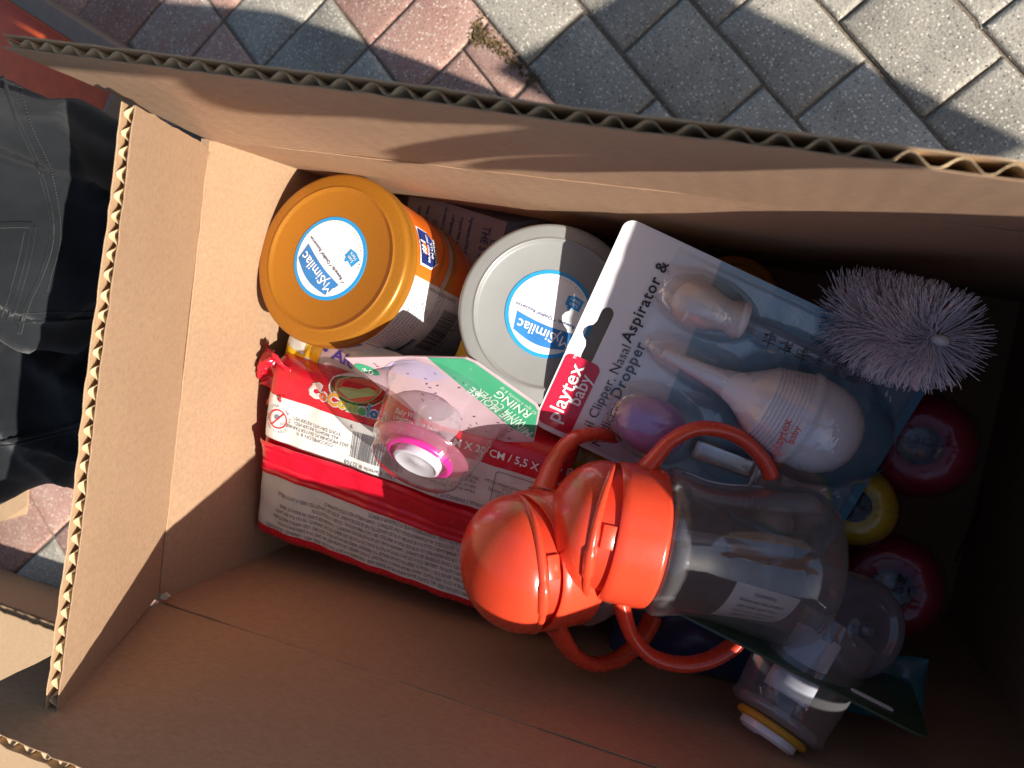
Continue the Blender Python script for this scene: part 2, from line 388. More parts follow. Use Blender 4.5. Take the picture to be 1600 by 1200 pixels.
# ------------------------------------------------------------------ the cardboard box
RIM = 0.36; TH = 0.0052; XL, XR, YB, YT = -0.2925, 0.166, -0.199, 0.0507
box = thing('cardboard_box', 'open brown corrugated cardboard box filled with baby goods', 'box')
def flap(A, B, C, D, out, seed, name='flap', m=M_KRAFT, parent=box, flute=True, pitch=0.009, bow=0.0, label=None):
    A, B, C, D = map(V, (A, B, C, D)); out = V(out).normalized()
    L = ((B-A).length+(D-C).length)/2; Hh = (C-A).length
    nu = max(24, int(L/0.004)); nv = 14
    def S(u, v, off=0.0, edge=True):
        p = (A*(1-u)+B*u)*(1-v)+(C*(1-u)+D*u)*v
        w = nz(p, 14, 0.0012, seed)+bow*math.sin(math.pi*u)*v
        p = p+out*(off+w)
        if edge and v > 0.97: p = p+(C-A).normalized()*(nz((u*L, seed, off*300), 120, 0.0013)+nz((u*L, seed, off*300), 420, 0.0007))
        if edge and (u < 0.002 or u > 0.998): p = p+(B-A).normalized()*nz((v*Hh, seed+5, off*200), 300, 0.0012)
        return p
    lt = 0.00042
    v, f = slab(nu, nv, lambda a, b: (S(a, b, 0.0), out), lt)
    o = obj(name, v, f, m, parent, sharp=40)
    if label: o['label'] = label
    v, f = slab(nu, nv, lambda a, b: (S(a, b, TH-lt), out), lt)
    obj('outer_liner', v, f, M_OUT, o, sharp=40)
    if flute:
        per = 10; nn = int(L/pitch)*per; ph = random.Random(seed).random()*6
        def fl(a, b):
            x = math.sin(2*math.pi*a*L/pitch+ph+0.35*math.sin(a*40+seed)+0.9*noise.noise(V((a*L*45, seed, 1)))); x = max(-1, min(1, 1.15*x))
            off = TH/2+(TH/2-lt-0.0003)*x*(0.93-0.16*abs(noise.noise(V((a*30, seed, 0)))))
            return (S(a, b*0.985, off, False), out)
        v, f = slab(nn, 6, fl, 0.00028)
        obj('fluting', v, f, M_FLUTE, o)
    return o
def wall(A, B, out, seed, m, bulge=0.0, parent=box, z1=RIM, z0=0.003, name='wall'):
    A, B, out = V(A), V(B), V(out)
    def S(a, b):
        p = A*(1-a)+B*a; p = V((p.x, p.y, z0+(z1-z0)*b))
        w = nz(p, 9, 0.0022, seed)*math.sin(math.pi*min(1, max(0, a)))+bulge*math.sin(math.pi*a)*math.sin(math.pi*min(1, (1-b)*1.1))
        return (p+out*w, out)
    v, f = slab(60, 40, S, TH); return obj(name, v, f, m, parent, sharp=40)
wall((XL, YT, 0), (XL, YB, 0), (-1, 0, 0), 1, M_KRAFT2, 0.004)
wall((XR, YT, 0), (XL, YT, 0), (0, 1, 0), 2, M_KRAFT, -0.006)
wall((XL, YB, 0), (XR, YB, 0), (0, -1, 0), 3, M_KRAFT, 0.003)
wall((XR, YB, 0), (XR, YT, 0), (1, 0, 0), 4, M_KRAFT2, 0.004)
bv, bf = slab(20, 16, lambda a, b: (V((XL-0.008+(XR-XL+0.016)*a, YB-0.008+(YT-YB+0.016)*b, 0.002)), V((0, 0, 1))), 0.004)
obj('box_floor', bv, bf, M_KRAFT, box, sharp=40)
g = 0.0012
flap((XL+.001, YT, RIM), (XR-.001, YT, RIM), (-0.310, 0.0625, 0.463), (XR, 0.045, 0.465), (0, 1, 0.04), 11, bow=-0.001, pitch=0.0118)
flap((XL, YB+.004, RIM), (XL, YT-.004, RIM), (-0.2565, -0.208, 0.4565), (-0.2475, 0.0465, 0.4555), (-0.9, 0, 0.42), 12, m=M_KRAFT2, pitch=0.0077, label='inward-leaning end flap with pale zigzag corrugated edge')
flap((XL+.001, YB, RIM), (XR-.001, YB, RIM), (-0.2945, -0.2065, 0.478), (XR, -0.2035, 0.478), (0, -1, -0.05), 13, m=M_KRAFT)
flap((XR, YB+.004, RIM), (XR, YT-.004, RIM), (0.165, YB, 0.4645), (0.165, YT-.004, 0.4645), (1, 0, 0.01), 14, m=M_KRAFT2)
def crease(A, B, r=0.0006):
    v, f = tube([V(A)*(1-i/30)+V(B)*(i/30)+V((nz((i, 0, 0), .7, .0005), nz((0, i, 0), .7, .0005), 0)) for i in range(31)], r, 6)
    return obj('crease', v, f, M_KRAFT, box)
crease((XL+.0002, YT-.006, RIM), (XL+.0002, YB+.006, RIM)); crease((XL+.004, YB+.0002, RIM), (XR, YB+.0002, RIM), 0.0005)
crease((XL+.004, YT-.0003, RIM), (XR, YT+.0001, RIM), 0.0003)
# torn paper chip at the lower left corner of the rim, tears in the board
M_TORN = plastic('torn_paper', (0.62, 0.50, 0.36), 0.9)
cv_, cf_ = plate([(0, 0), (0.004, 0.0005), (0.006, 0.003), (0.003, 0.0045), (0.0005, 0.003)], 0, 0.0012)
cp = obj('torn_chip', cv_, cf_, M_TORN, box, smooth=False); cp.location = (XL+.001, YB+.0015, RIM-0.001)
M_SLIT = plastic('board_slit', (0.05, 0.03, 0.02), 0.95)
def tear(pts, r=0.0007):
    P = spline(pts, 40); P = [p+V((0, nz(p, 400, .0012), nz(p, 350, .0012, 3))) for p in P]
    obj('tear', *tube(P, [r*math.sin(math.pi*min(1, .1+i/41)) for i in range(len(P))], 6), M_SLIT, box)
tear([V((XR-0.0035, on.y, on.z)) for on in [CAM+ray(x, y)*((XR-0.0035)/ray(x, y).x) for x, y in ((1541, 745), (1528, 800), (1505, 850), (1482, 900), (1475, 935))]])
tear([V((XL+0.0002, on.y, on.z)) for on in [CAM+ray(x, y)*((XL)/ray(x, y).x) for x, y in ((458, 541), (452, 565), (453, 590))]], 0.0004)

# ------------------------------------------------------------------ formula cans
M_WHITE = plastic('label_white', (0.80, 0.81, 0.80), 0.4, var=0.02, coat=0.2)
M_BLUE = plastic('print_blue', (0.015, 0.30, 0.66), 0.4, var=0.05)
M_BLUE2 = plastic('print_banner_blue', (0.03, 0.20, 0.52), 0.4, var=0.25, scale=40)
M_NAVY = plastic('print_navy', (0.015, 0.03, 0.17), 0.45)
M_WINK = plastic('print_white', (0.85, 0.86, 0.86), 0.45, var=0.02)
M_GINK = plastic('print_grey', (0.16, 0.16, 0.17), 0.5)
M_BLACK = plastic('print_black', (0.02, 0.02, 0.022), 0.5)
M_ORANGE = plastic('print_orange', (0.80, 0.16, 0.012), 0.35, var=0.12, coat=0.3)
M_TIN = plastic('tin_rim', (0.6, 0.6, 0.58), 0.3, metallic=1)
t = NT('gold_lid'); v_ = t.coords(); n_ = t.noise(v_, 900, 2)
t.l(t.ramp(n_, [(0.3, (0.37, 0.148, 0.013)), (0.7, (0.42, 0.172, 0.017))]), t.b.inputs['Base Color']); t.b.inputs['Metallic'].default_value = 0.35
t.b.inputs['Roughness'].default_value = 0.33; t.bump(t.noise(v_, 1500, 2), 0.00005, 0.08); M_GOLD = t.m
M_GREYLID = plastic('grey_lid', (0.245, 0.25, 0.24), 0.38, var=0.03, coat=0.1, bump=0.00006)
def lid_profile(R):
    return [(0.0, 0.0), (R*0.30, 0.0001), (R*0.78, 0.0), (R*0.80, 0.0004), (R*0.815, 0.0013), (R*0.83, 0.0016), (R*0.845, 0.0010), (R*0.86, 0.0008),
            (R*0.955, 0.0008), (R*0.985, 0.0002), (R*1.0, -0.0012), (R*1.004, -0.003), (R*1.0, -0.0045), (R*0.998, -0.0085), (R*1.006, -0.009), (R*1.006, -0.0105), (R*0.975, -0.011)]
def curved(R):
    """label coordinates (arc length from theta0, distance below the lid) onto the can side"""
    return lambda th0: (lambda x, y, dz=0.0: ((R+dz)*math.cos(th0+x/R), (R+dz)*math.sin(th0+x/R), y))
def wrap_patch(mb, R, a0, a1, z0, z1, off, n=24):
    v, f = grid(n, 3, lambda a, b: ((R+off)*math.cos(a0+(a1-a0)*a), (R+off)*math.sin(a0+(a1-a0)*a), z0+(z1-z0)*b)); mb.add(v, f)
def sticker(parent, R, rd, words=True):
    """round lid label; rd = reading direction in the lid frame"""
    rot = math.atan2(rd[1], rd[0]); z0 = 0.0005
    obj('lid_label', *plate([(R*math.cos(2*math.pi*i/64), R*math.sin(2*math.pi*i/64)) for i in range(64)], 0.0001, z0), M_BLUE, parent, sharp=40)
    lab = parent.children[-1] if False else [c for c in parent.children if c.name.startswith('lid_label')][-1]
    obj('label_face', *disc(R*0.915, z0+0.0002, 64), M_WHITE, lab, smooth=False)
    P = lambda x, y, dz=0.0: put(x*R*math.cos(rot)-y*R*math.sin(rot), x*R*math.sin(rot)+y*R*math.cos(rot), rot, z0+0.0004+dz)
    # banner with bowed edges
    pts = [(-0.70+1.40*i/16, 0.20+0.06*math.sin(math.pi*i/16)) for i in range(17)]+[(0.62-1.24*i/16, 0.62+0.13*math.sin(math.pi*i/16)) for i in range(17)]
    c, s = math.cos(rot), math.sin(rot)
    obj('banner', [(R*(c*x-s*y), R*(s*x+c*y), z0+0.0004) for x, y in pts], [tuple(range(len(pts)))], M_BLUE2, lab, smooth=False)
    b = MB(); b.add(*text('My', R*0.36, 0.0), P(-0.50, 0.45, 0.0003)); b.add(*text('Similac', R*0.34, 0.012), P(0.13, 0.45, 0.0003))
    b.build('lettering', M_WINK, lab, smooth=False)
    b = MB()
    for w, x in (('✓ Rewards' if False else 'Rewards', -0.47), ('Quality', 0.03), ('Resources', 0.52)): b.add(*text(w, R*0.115, 0.012), P(x+0.03, 0.075-0.03*abs(x)))
    for x in (-0.72, -0.17, 0.25):
        b.add([(-0.03, 0.01, 0), (-0.01, -0.02, 0), (0.045, 0.06, 0), (0.03, 0.06, 0), (-0.01, 0.005, 0), (-0.025, 0.025, 0)], [(0, 1, 4, 5), (1, 2, 3, 4)], lambda a, bb, d=0: P(x, 0.07)(a*R, bb*R))
    for q in range(16):
        a = math.radians(-150+q*5.4); ch = 'C82 2022 Laborator'[q] if q < 18 else ' '
        if ch != ' ': b.add(*text(ch, R*0.062), lambda aa, bb, d=0, a=a: put(R*0.85*math.cos(a+rot), R*0.85*math.sin(a+rot), a+rot+math.pi/2, z0+0.0004)(aa, bb))
    b.build('small_print', M_NAVY, lab, smooth=False)
    pts = [(-0.62, -0.56), (-0.42, -0.60), (-0.24, -0.56), (-0.24, -0.34), (-0.30, -0.34), (-0.33, -0.26), (-0.38, -0.26), (-0.40, -0.32), (-0.60, -0.30)]
    obj('scan_tag', [(R*(c*x-s*y), R*(s*x+c*y), z0+0.0004) for x, y in pts], [tuple(range(len(pts)))], M_BLUE, lab, smooth=False)
    b = MB(); b.add(*text('Scan\nHere', R*0.115, 0.01, lead=0.85), P(-0.43, -0.45, 0.0003)); b.build('tag_lettering', M_WINK, lab, smooth=False)
    return lab
def can(px, s, n, xdir_px, read_px, Rr, height, lidmat, label, prints):
    o = depth(*px, s); n = V(n).normalized()
    xd = on_plane(px[0]+xdir_px[0]*30, px[1]+xdir_px[1]*30, o, n)-o
    T = thing('formula_can', label, 'can', frame(o, xd, z=n))
    rd = on_plane(px[0]+read_px[0]*30, px[1]+read_px[1]*30, o, n)-o
    loc = T.matrix_world.to_3x3().inverted() @ rd
    lid = obj('lid', *lathe(lid_profile(Rr), 96), lidmat, T, sharp=50)
    Rb = Rr*0.965
    obj('can_body', *lathe([(Rb*0.97, -0.0095), (Rb, -0.0105), (Rb, -height+0.003), (Rb*1.018, -height+0.002), (Rb*1.02, -height), (Rb*0.96, -height-0.001), (Rb*0.93, -height+0.003), (0, -height+0.003)], 96), prints['body'], T, sharp=40)
    sticker(T, Rr*0.485, (loc.x, loc.y))
    return T, Rb
gold, Rb = can((516, 404), 0.452, (-0.0805, 0.1703, 0.9821), (0.9, 0.42), (-0.59, -0.81), 0.0497, 0.116, M_GOLD,
               'round formula tin with shiny gold lid in the corner of the box', {'body': M_WHITE})
# printed wrap of the gold tin
D2 = math.radians
b = MB(); wrap_patch(b, Rb, D2(14), D2(150), -0.0136, -0.100, 0.0003, 50); orange = b.build('orange_panel', M_ORANGE, gold)
b = MB()
for k, (z0, m) in enumerate(((-0.046, 0), (-0.052, 1))):
    v, f = grid(30, 2, lambda a, c: ((Rb+0.0006)*math.cos(D2(14+96*a)), (Rb+0.0006)*math.sin(D2(14+96*a)), z0-0.02*math.sin(a*2.6)+(c-0.5)*0.005)); b.add(v, f) if k == 0 else None
b.build('silver_swirl', plastic('print_silver', (0.55, 0.56, 0.55), 0.3, metallic=0.4), orange)
b = MB(); v, f = grid(30, 2, lambda a, c: ((Rb+0.0006)*math.cos(D2(14+96*a)), (Rb+0.0006)*math.sin(D2(14+96*a)), -0.0525-0.02*math.sin(a*2.6)+(c-0.5)*0.004)); b.add(v, f)
v, f = grid(30, 2, lambda a, c: ((Rb+0.0006)*math.cos(D2(14+96*a)), (Rb+0.0006)*math.sin(D2(14+96*a)), -0.034-0.024*math.sin(a*2.6)+(c-0.5)*0.0022)); b.add(v, f)
b.build('gold_swirl', plastic('print_gold', (0.55, 0.33, 0.05), 0.3, metallic=0.5), orange)
def shield(sc_, off, zc, th0):
    pts = [(-1, -1), (0.2, -1), (1, -0.55), (1, 0.55), (0.2, 1), (-1, 1)]
    return [((Rb+off)*math.cos(th0+y*sc_*0.0115/Rb), (Rb+off)*math.sin(th0+y*sc_*0.0115/Rb), zc-x*sc_*0.011) for x, y in [(a+(bb[0]-a)*q/6, c+(bb[1]-c)*q/6) for (a, c), bb in zip(pts, pts[1:]+pts[:1]) for q in range(6)]]
p = shield(1.0, 0.0009, -0.027, D2(36)); b1 = obj('shield_border', p, [tuple(range(len(p)))], M_WINK, orange, smooth=False)
p = shield(0.9, 0.0013, -0.027, D2(36)); obj('shield', p, [tuple(range(len(p)))], M_NAVY, b1, smooth=False)
cw = curved(Rb)
b = MB()
for s_, sz, zz in (('#1', 0.008, -0.0195), ('BRAND FED', 0.0031, -0.0255), ('IN U.S.', 0.0035, -0.0298), ('HOSPITAL', 0.0036, -0.034)):
    b.add(*text(s_, sz, 0.02), lambda x, y, d=0, zz=zz: cw(D2(36))(x, zz+y, 0.0017))
b.build('panel_lettering', M_WINK, orange, smooth=False)
b = MB()
b.add(*text('INFANT FORMULA', 0.0042), lambda x, y, d=0: cw(D2(38))(x, -0.086+y, 0.0009)); b.build('formula_lettering', M_WINK, orange, smooth=False); b = MB()
para = ['Closest ever to breast milk* for the', 'immune support and brain growth of', 'baby. Every can is checked to give', 'right amount of nutrients for your baby', 'from newborn to 12 months of age.', 'Questions? Call 1-800-515-7677', 'M-F 8:30 am to 5:00 pm or visit', 'Similac.com']
for i, l_ in enumerate(para): b.add(*text(l_, 0.0026, 0.0, 'LEFT'), lambda x, y, d=0, i=i: cw(D2(-44))(x, -0.0165-0.0036*i+y, 0.0006))
for i, l_ in enumerate(('*Among leading formulas', 'in the U.S. on file 2022', 'not in other brands')): b.add(*text(l_, 0.0023, 0.0, 'LEFT'), lambda x, y, d=0, i=i: cw(D2(-12))(x, -0.0455-0.0031*i+y, 0.0006))
for i, l_ in enumerate(('INSTRUCCIONES EN ESPANOL', )): b.add(*text(l_, 0.0026, 0.0, 'CENTER'), lambda x, y, d=0: cw(D2(10))(y*1, -0.05-x, 0.0006))
for i in range(7): b.add(*text(['Powder: unopened store at', 'room temperature and avoid', 'extreme heat. Use by date', 'on bottom of the can. Once', 'opened store covered in a', 'cool dry place not in the', 'refrigerator. Use in a month'][i], 0.0025, 0.0, 'LEFT'), lambda x, y, d=0, i=i: cw(D2(-92))(x, -0.024-0.0034*i+y, 0.0006))
b.build('label_text', M_NAVY, gold, smooth=False)
b = MB(); x = 0.0
for i in range(46):
    w = random.choice((0.0002, 0.0002, 0.0004, 0.0006)); hh = -0.077 if i % 15 else -0.079
    wrap_patch(b, Rb, D2(-34)+x/Rb, D2(-34)+(x+w)/Rb, -0.057, hh, 0.0006, 1); x += w+random.choice((0.0002, 0.0003, 0.0005))
b.add(*text('7 00745 57830 8', 0.0038), lambda x_, y, d=0: cw(D2(-34)+x/2/Rb)(x_, -0.081+y, 0.0006))
wrap_patch(b, Rb, D2(-47), D2(-46.4), -0.018, -0.110, 0.0005, 1); wrap_patch(b, Rb, D2(-95), D2(-47), -0.052, -0.0525, 0.0005, 14)
b.build('barcode', M_BLACK, gold, smooth=False)
b = MB(); wrap_patch(b, Rb, D2(-44), D2(-28), -0.0475, -0.0525, 0.0005, 8); b.build('gluten_strip', M_NAVY, gold); b = MB(); wrap_patch(b, Rb, D2(-110), D2(-50), -0.0137, -0.019, 0.0005, 30); b.build('nutrition_strip', M_NAVY, gold)
b = MB(); b.add(*text('GLUTEN FREE', 0.0030, 0.015), lambda x_, y, d=0: cw(D2(-36))(x_, -0.05+y, 0.0009)); b.build('gluten_lettering', M_WINK, gold, smooth=False); b = MB(); b.add(*text('NUTRITION FOR INFANTS', 0.0030, 0.01), lambda x_, y, d=0: cw(D2(-72))(x_, -0.0165+y, 0.0009)); b.build('nutrition_lettering', M_WINK, gold, smooth=False)
grey, Rb2 = can((858, 491), 0.4370, (0.30, 0.12, 0.948), (-0.7, 0.7), (-0.92, -0.39), 0.0497, 0.118, M_GREYLID,
                'round formula tin with flat grey lid, half shaded', {'body': M_WHITE})
b = MB()
for i in range(14): b.add(*text('For formula fed babies, ingredients and nutrition facts of the powder', 0.0026, 0, 'LEFT'), lambda x, y, d=0, i=i: curved(Rb2)(D2(-60))(x, -0.02-0.0045*i+y, 0.0006))
b.build('label_text', M_NAVY, grey, smooth=False)
b = MB(); wrap_patch(b, Rb2, D2(-80), D2(70), -0.088, -0.104, 0.0004, 40); b.build('blue_strip', M_BLUE2, grey)
# a third tin standing in the shade behind the hanging card
p3 = at(1142, 472, 0.215); tin3 = thing('formula_can', 'shaded tin with amber lid, mostly hidden behind the blister card', 'can', frame(p3, (1, 0, 0), z=(0.05, 0.03, 1)))
obj('lid', *lathe(lid_profile(0.0275), 64), M_GOLD, tin3, sharp=50)
obj('can_body', *lathe([(0.0262, -0.010), (0.0262, -0.11), (0, -0.11)], 48), M_WHITE, tin3, sharp=40)

# ------------------------------------------------------------------ wipes pack
M_RED = plastic('wrapper_red', (0.60, 0.008, 0.026), 0.26, var=0.06, coat=0.5, bump=0.0013, bscale=75)
M_REDD = plastic('wrapper_red_band', (0.62, 0.008, 0.03), 0.25, var=0.06, coat=0.5, bump=0.0005, bscale=60)
M_PWHITE = plastic('wrapper_white', (0.66, 0.66, 0.63), 0.33, var=0.03, coat=0.4, bump=0.0011, bscale=70)
pA, pD, pC = at(440, 603, 0.305), at(392, 843, 0.285), at(800, 990, 0.272)
wx = pC-pD; wl = 0.187; wy0 = pA-pD; wh = wy0.length
wipes = thing('wipes_pack', 'red and white packet of baby wipes lying against the left wall', 'wipes', frame(pD, wx, y=wy0))
WT = 0.042; WH = wh+0.012
def wz(x, y):
    ex = min(1, max(0, min(x, wl-x))/0.010); ey = min(1, max(0, min(y, WH-y))/0.011)
    k = math.sqrt(max(0, 1-(1-ex)**2))*0.30+0.70; k2 = math.sqrt(max(0, 1-(1-ey)**2))
    puff = 0.0035*math.sin(math.pi*x/wl)*math.sin(math.pi*y/WH)
    wr = nz((x, y*0.6, 0), 55, 0.0016, 4)+nz((x, y, 0), 140, 0.0006, 9)
    d = 1 if min(x, wl-x) > 0.0 else 0
    return (WT/2)*(k*k2*0.9-1)+puff*k2+wr*k2+WT*0.05-0.001
def wsurf(a, b):
    x, y = a*wl, b*WH; return V((x, y, wz(x, y)))
v, f = grid(110, 80, wsurf); nb = len(v)
vb = [V((p.x, p.y, -WT-(p.z))) for p in v]; fb = [tuple(q+nb for q in fc[::-1]) for fc in f]
edge = []
nx, ny = 110, 80; c_ = lambda i, j: j*(nx+1)+i
rim_ = [c_(i, 0) for i in range(nx)]+[c_(nx, j) for j in range(ny)]+[c_(i, ny) for i in range(nx, 0, -1)]+[c_(0, j) for j in range(ny, 0, -1)]
edge = [(rim_[(i+1) % len(rim_)], rim_[i], nb+rim_[i], nb+rim_[(i+1) % len(rim_)]) for i in range(len(rim_))]
obj('wrapper', v+vb, f+fb+edge, M_RED, wipes, sharp=60)
def drape(x0, x1, y0, y1, off, nx_=70, ny_=14, wav=0.0):
    return grid(nx_, ny_, lambda a, b: V((x0+(x1-x0)*a, y0+(y1-y0)*b+wav*math.sin(a*5+1), wz(x0+(x1-x0)*a, y0+(y1-y0)*b)+off)))
dr = lambda off: (lambda x, y, z=0: (x, y, wz(x, y)+off))
fy = lambda q: q*wh
obj('white_panel', *drape(0.0012, wl-0.001, fy(0.665), fy(0.925), 0.0004, wav=0.0006), M_PWHITE, wipes)
wp2 = obj('text_panel', *drape(0.0012, wl-0.001, fy(0.115), fy(0.455), 0.0004, wav=0.0006), M_PWHITE, wipes)
# fin seal: a ribbed band standing a little proud, its upper edge lifted
def band(a, b):
    x = 0.0005+(wl-0.001)*a; y = fy(0.452)+(fy(0.665)-fy(0.452))*b
    rib = 0.00035*math.sin(b*30) if b < 0.45 or b > 0.75 else 0
    return (V((x, y+0.0012*math.sin(a*6), wz(x, y)+0.0009+0.0038*b*b+rib+0.0010*math.sin(a*9+1)*b)), V((0, 0, 1)))
obj('fin_seal', *slab(80, 30, band, 0.0004), M_REDD, wipes, sharp=50)
# crumpled end of the wrapper at the upper left corner
def crump(a, b):
    x = 0.012-0.026*a; y = WH-0.030+0.030*b+0.004*a
    return (V((x, y+0.003*math.sin(9*a+4*b), -0.006-0.010*a+0.0045*math.sin(a*5+b*6)+nz((a*3, b*3, 0), 2, .006))), V((0, 0, 1)))
obj('end_fold', *slab(18, 18, crump, 0.0005), M_RED, wipes)
def crump2(a, b):
    x = 0.004-0.020*a; y = WH-0.052+0.020*b-0.004*a
    return (V((x, y, -0.012-0.012*a+0.004*math.sin(a*9+b*13))), V((0, 0, 1)))

lines = ['WARNING: TO AVOID DANGER OF SUFFOCATION, KEEP ALL PLASTIC BAGS AWAY FROM BABIES AND CHILDREN. DO NOT PLACE IN CRIBS, BEDS, CARRIAGES OR PLAYPENS.',
 'KEEP OUT OF REACH OF CHILDREN. KEEP IN A COOL, DRY PLACE, AWAY FROM DIRECT SUNLIGHT. DON\'T RIPPED OR DAMAGED IN CASE OF A DEFECTIVE POUCH',
 'IF IRRITATION PERSISTS CONSULT A PHYSICIAN. AVOID EYE CONTACT. KEEP PACKAGE SEALED TO PREVENT WIPES FROM DRYING. DISCARD USED WIPES A WASTE BIN',
 'DANGER: POUR EVITER TOUT RISQUE DE SUFFOCATION, GARDER TOUS LES SACS EN PLASTIQUE HORS DE PORTEE DES BEBES ET DES ENFANTS. NE PAS PLACER DANS',
 'LES LITS, POUSSETTES OU PARCS POUR ENFANTS. USAGE EXTERNE SEULEMENT. GARDER HORS DE LA PORTEE DES ENFANTS. CONSERVER DANS UN ENDROIT FRAIS',
 'ET SEC A L\'ABRI DU SOLEIL. NE PAS APPLIQUER SUR DES BLESSURES OU SUR DES PEAUX IRRITEES. EN CAS D\'IRRITATION, CESSER L\'UTILISATION.',
 'EVITER LE CONTACT AVEC LES YEUX. GARDER L\'EMBALLAGE SCELLE POUR EVITER QUE LES LINGETTES NE SE DESSECHENT. JETER LES LINGETTES USEES A LA POUBELLE',
 'INGREDIENTS: WATER, 1,2 PROPANEDIOL, DECYL GLUCOSIDE, ALOE BARBADENSIS LEAF EXTRACT, CHAMOMILLA RECUTITA EXTRACT',
 'TOCOPHERYL ACETATE, TETRASODIUM EDTA, LACTIC ACID, SODIUM BENZOATE, POTASSIUM SORBATE']
b = MB()
for i, l_ in enumerate(lines):
    yy = fy(0.14)+(fy(0.43)-fy(0.14))*i/8
    tv, tf = text(l_, 0.0036, 0.004, 'LEFT', res=1); tw = max(p[0] for p in tv); k = min((wl-0.006)/tw, 0.62)
    b.add(tv, tf, lambda x, y, z=0, k=k, yy=yy: dr(0.0008)(wl-0.003-x*k, yy-y, 0))
b.build('warning_text', M_GINK, wp2, smooth=False)
b = MB()
def inv(tx, x, y, sz, al='CENTER', bold=0.0, lead=1.0): b.add(*text(tx, sz, bold, al, lead=lead), lambda a, c, d=0: dr(0.0008)(x-a, y-c, 0))
inv('COCOMELON & ©\n© 2023 MOONBUG ENTERTAINMENT.\nALL RIGHTS RESERVED.\nTOUS DROITS RESERVES.', 0.0365, fy(0.795), 0.0030, lead=0.95)
inv('Item / No d\'article # 32768', 0.078, fy(0.690), 0.0037); inv('32768', 0.080, fy(0.895), 0.0042); inv('9', 0.059, fy(0.90), 0.0035)
inv('MADE IN CHINA / FABRIQUE AU CHINE', 0.132, fy(0.685), 0.0032)
inv('How to Use: Pull back adhesive\ntab to open. Pull out a wipe and\ntug as wipe is dispensed. Close\nMode d\'emploi: tirer la languette', 0.119, fy(0.785), 0.0030, lead=0.95)
inv('ENTERTAINMENT INC.\nDISTRIBUTED BY CRE CANVAS\nMADE FOR U.S.A.\nORANGE PARK CALIFORNIA 92154', 0.163, fy(0.80), 0.0026, lead=0.95)
x = 0.0
while x < 0.0335:
    w = random.choice((0.0003, 0.0003, 0.0006, 0.0009)); v, f = drape(0.0605+x, 0.0605+x+w, fy(0.725), fy(0.875), 0.0008, 1, 6); b.add(v, f); x += w+random.choice((0.0003, 0.0004, 0.0007))
rr = rrect(0.030, 0.022, 0.002, 4, 0.163, fy(0.80)); k = len(rr); r2 = rrect(0.0292, 0.0212, 0.0018, 4, 0.163, fy(0.80))
b.add([(x_, y, 0) for x_, y in rr]+[(x_, y, 0) for x_, y in r2], [(i, (i+1) % k, k+(i+1) % k, k+i) for i in range(k)], dr(0.0008))
b.build('panel_text', M_GINK, wipes, smooth=False)
b = MB()
def ring(mb, cx_, cy_, r0, r1, fn, n=40):
    mb.add([(cx_+r*math.cos(2*math.pi*i/n), cy_+r*math.sin(2*math.pi*i/n), 0) for r in (r0, r1) for i in range(n)], [(i, (i+1) % n, n+(i+1) % n, n+i) for i in range(n)], fn)
ring(b, 0.0105, fy(0.80), 0.0052, 0.0061, dr(0.0008)); b.add([(-0.0042, -0.0044, 0), (-0.0035, -0.0048, 0), (0.0042, 0.0044, 0), (0.0035, 0.0048, 0)], [(0, 1, 2, 3)], lambda x_, y, z=0: dr(0.0010)(0.0105+x_, fy(0.80)+y))
b.build('no_flush_mark', M_RED, wipes, smooth=False)
b = MB(); s_ = 'DO NOT LITTER • NE PAS JETER • '
for i, ch in enumerate(s_):
    a = -i/len(s_)*2*math.pi-2.2
    if ch != ' ': b.add(*text(ch, 0.0024), lambda x_, y, z=0, a=a: dr(0.0008)(*put(0.0105+0.0079*math.cos(a), fy(0.80)+0.0079*math.sin(a), a-math.pi/2)(x_, y)[:2]))
b.add(*disc(0.0018, 0, 16, 0.0098, fy(0.80)+0.001), dr(0.0007)); b.build('ring_text', M_GINK, wipes, smooth=False)
# coloured name with a melon slice, and sizes printed on the red
cols = [(0.80, 0.55, 0.50), (0.70, 0.12, 0.05), (0.75, 0.38, 0.06), (0.72, 0.55, 0.05), (0.35, 0.55, 0.08), (0.08, 0.42, 0.12), (0.05, 0.33, 0.55), (0.04, 0.16, 0.50), (0.16, 0.10, 0.42)]
x = 0.0285
bo = MB(); letters = []
for i, ch in enumerate('CoComelon'):
    sz = 0.0098 if ch == 'C' else 0.0090
    tv, tf = text(ch, sz, 0.05, 'LEFT'); w = max(p[0] for p in tv); yy = fy(1.02)-0.0010*math.sin(i*0.4)-0.00018*i
    ov, of_ = text(ch, sz, 0.11, 'LEFT'); bo.add(ov, of_, lambda a, c, d=0, x=x, yy=yy: dr(0.0006)(x+a, yy+c)); letters.append((tv, tf, x, yy, i)); x += w+0.0004
br_ = bo.build('name_outline', M_WINK, wipes, smooth=False)
for tv, tf, x, yy, i in letters:
    mb = MB(); mb.add(tv, tf, lambda a, c, d=0, x=x, yy=yy: dr(0.0010)(x+a, yy+c)); mb.build('letter', plastic('letter_colour_%d' % i, cols[i], 0.4), br_, smooth=False)
mel = None
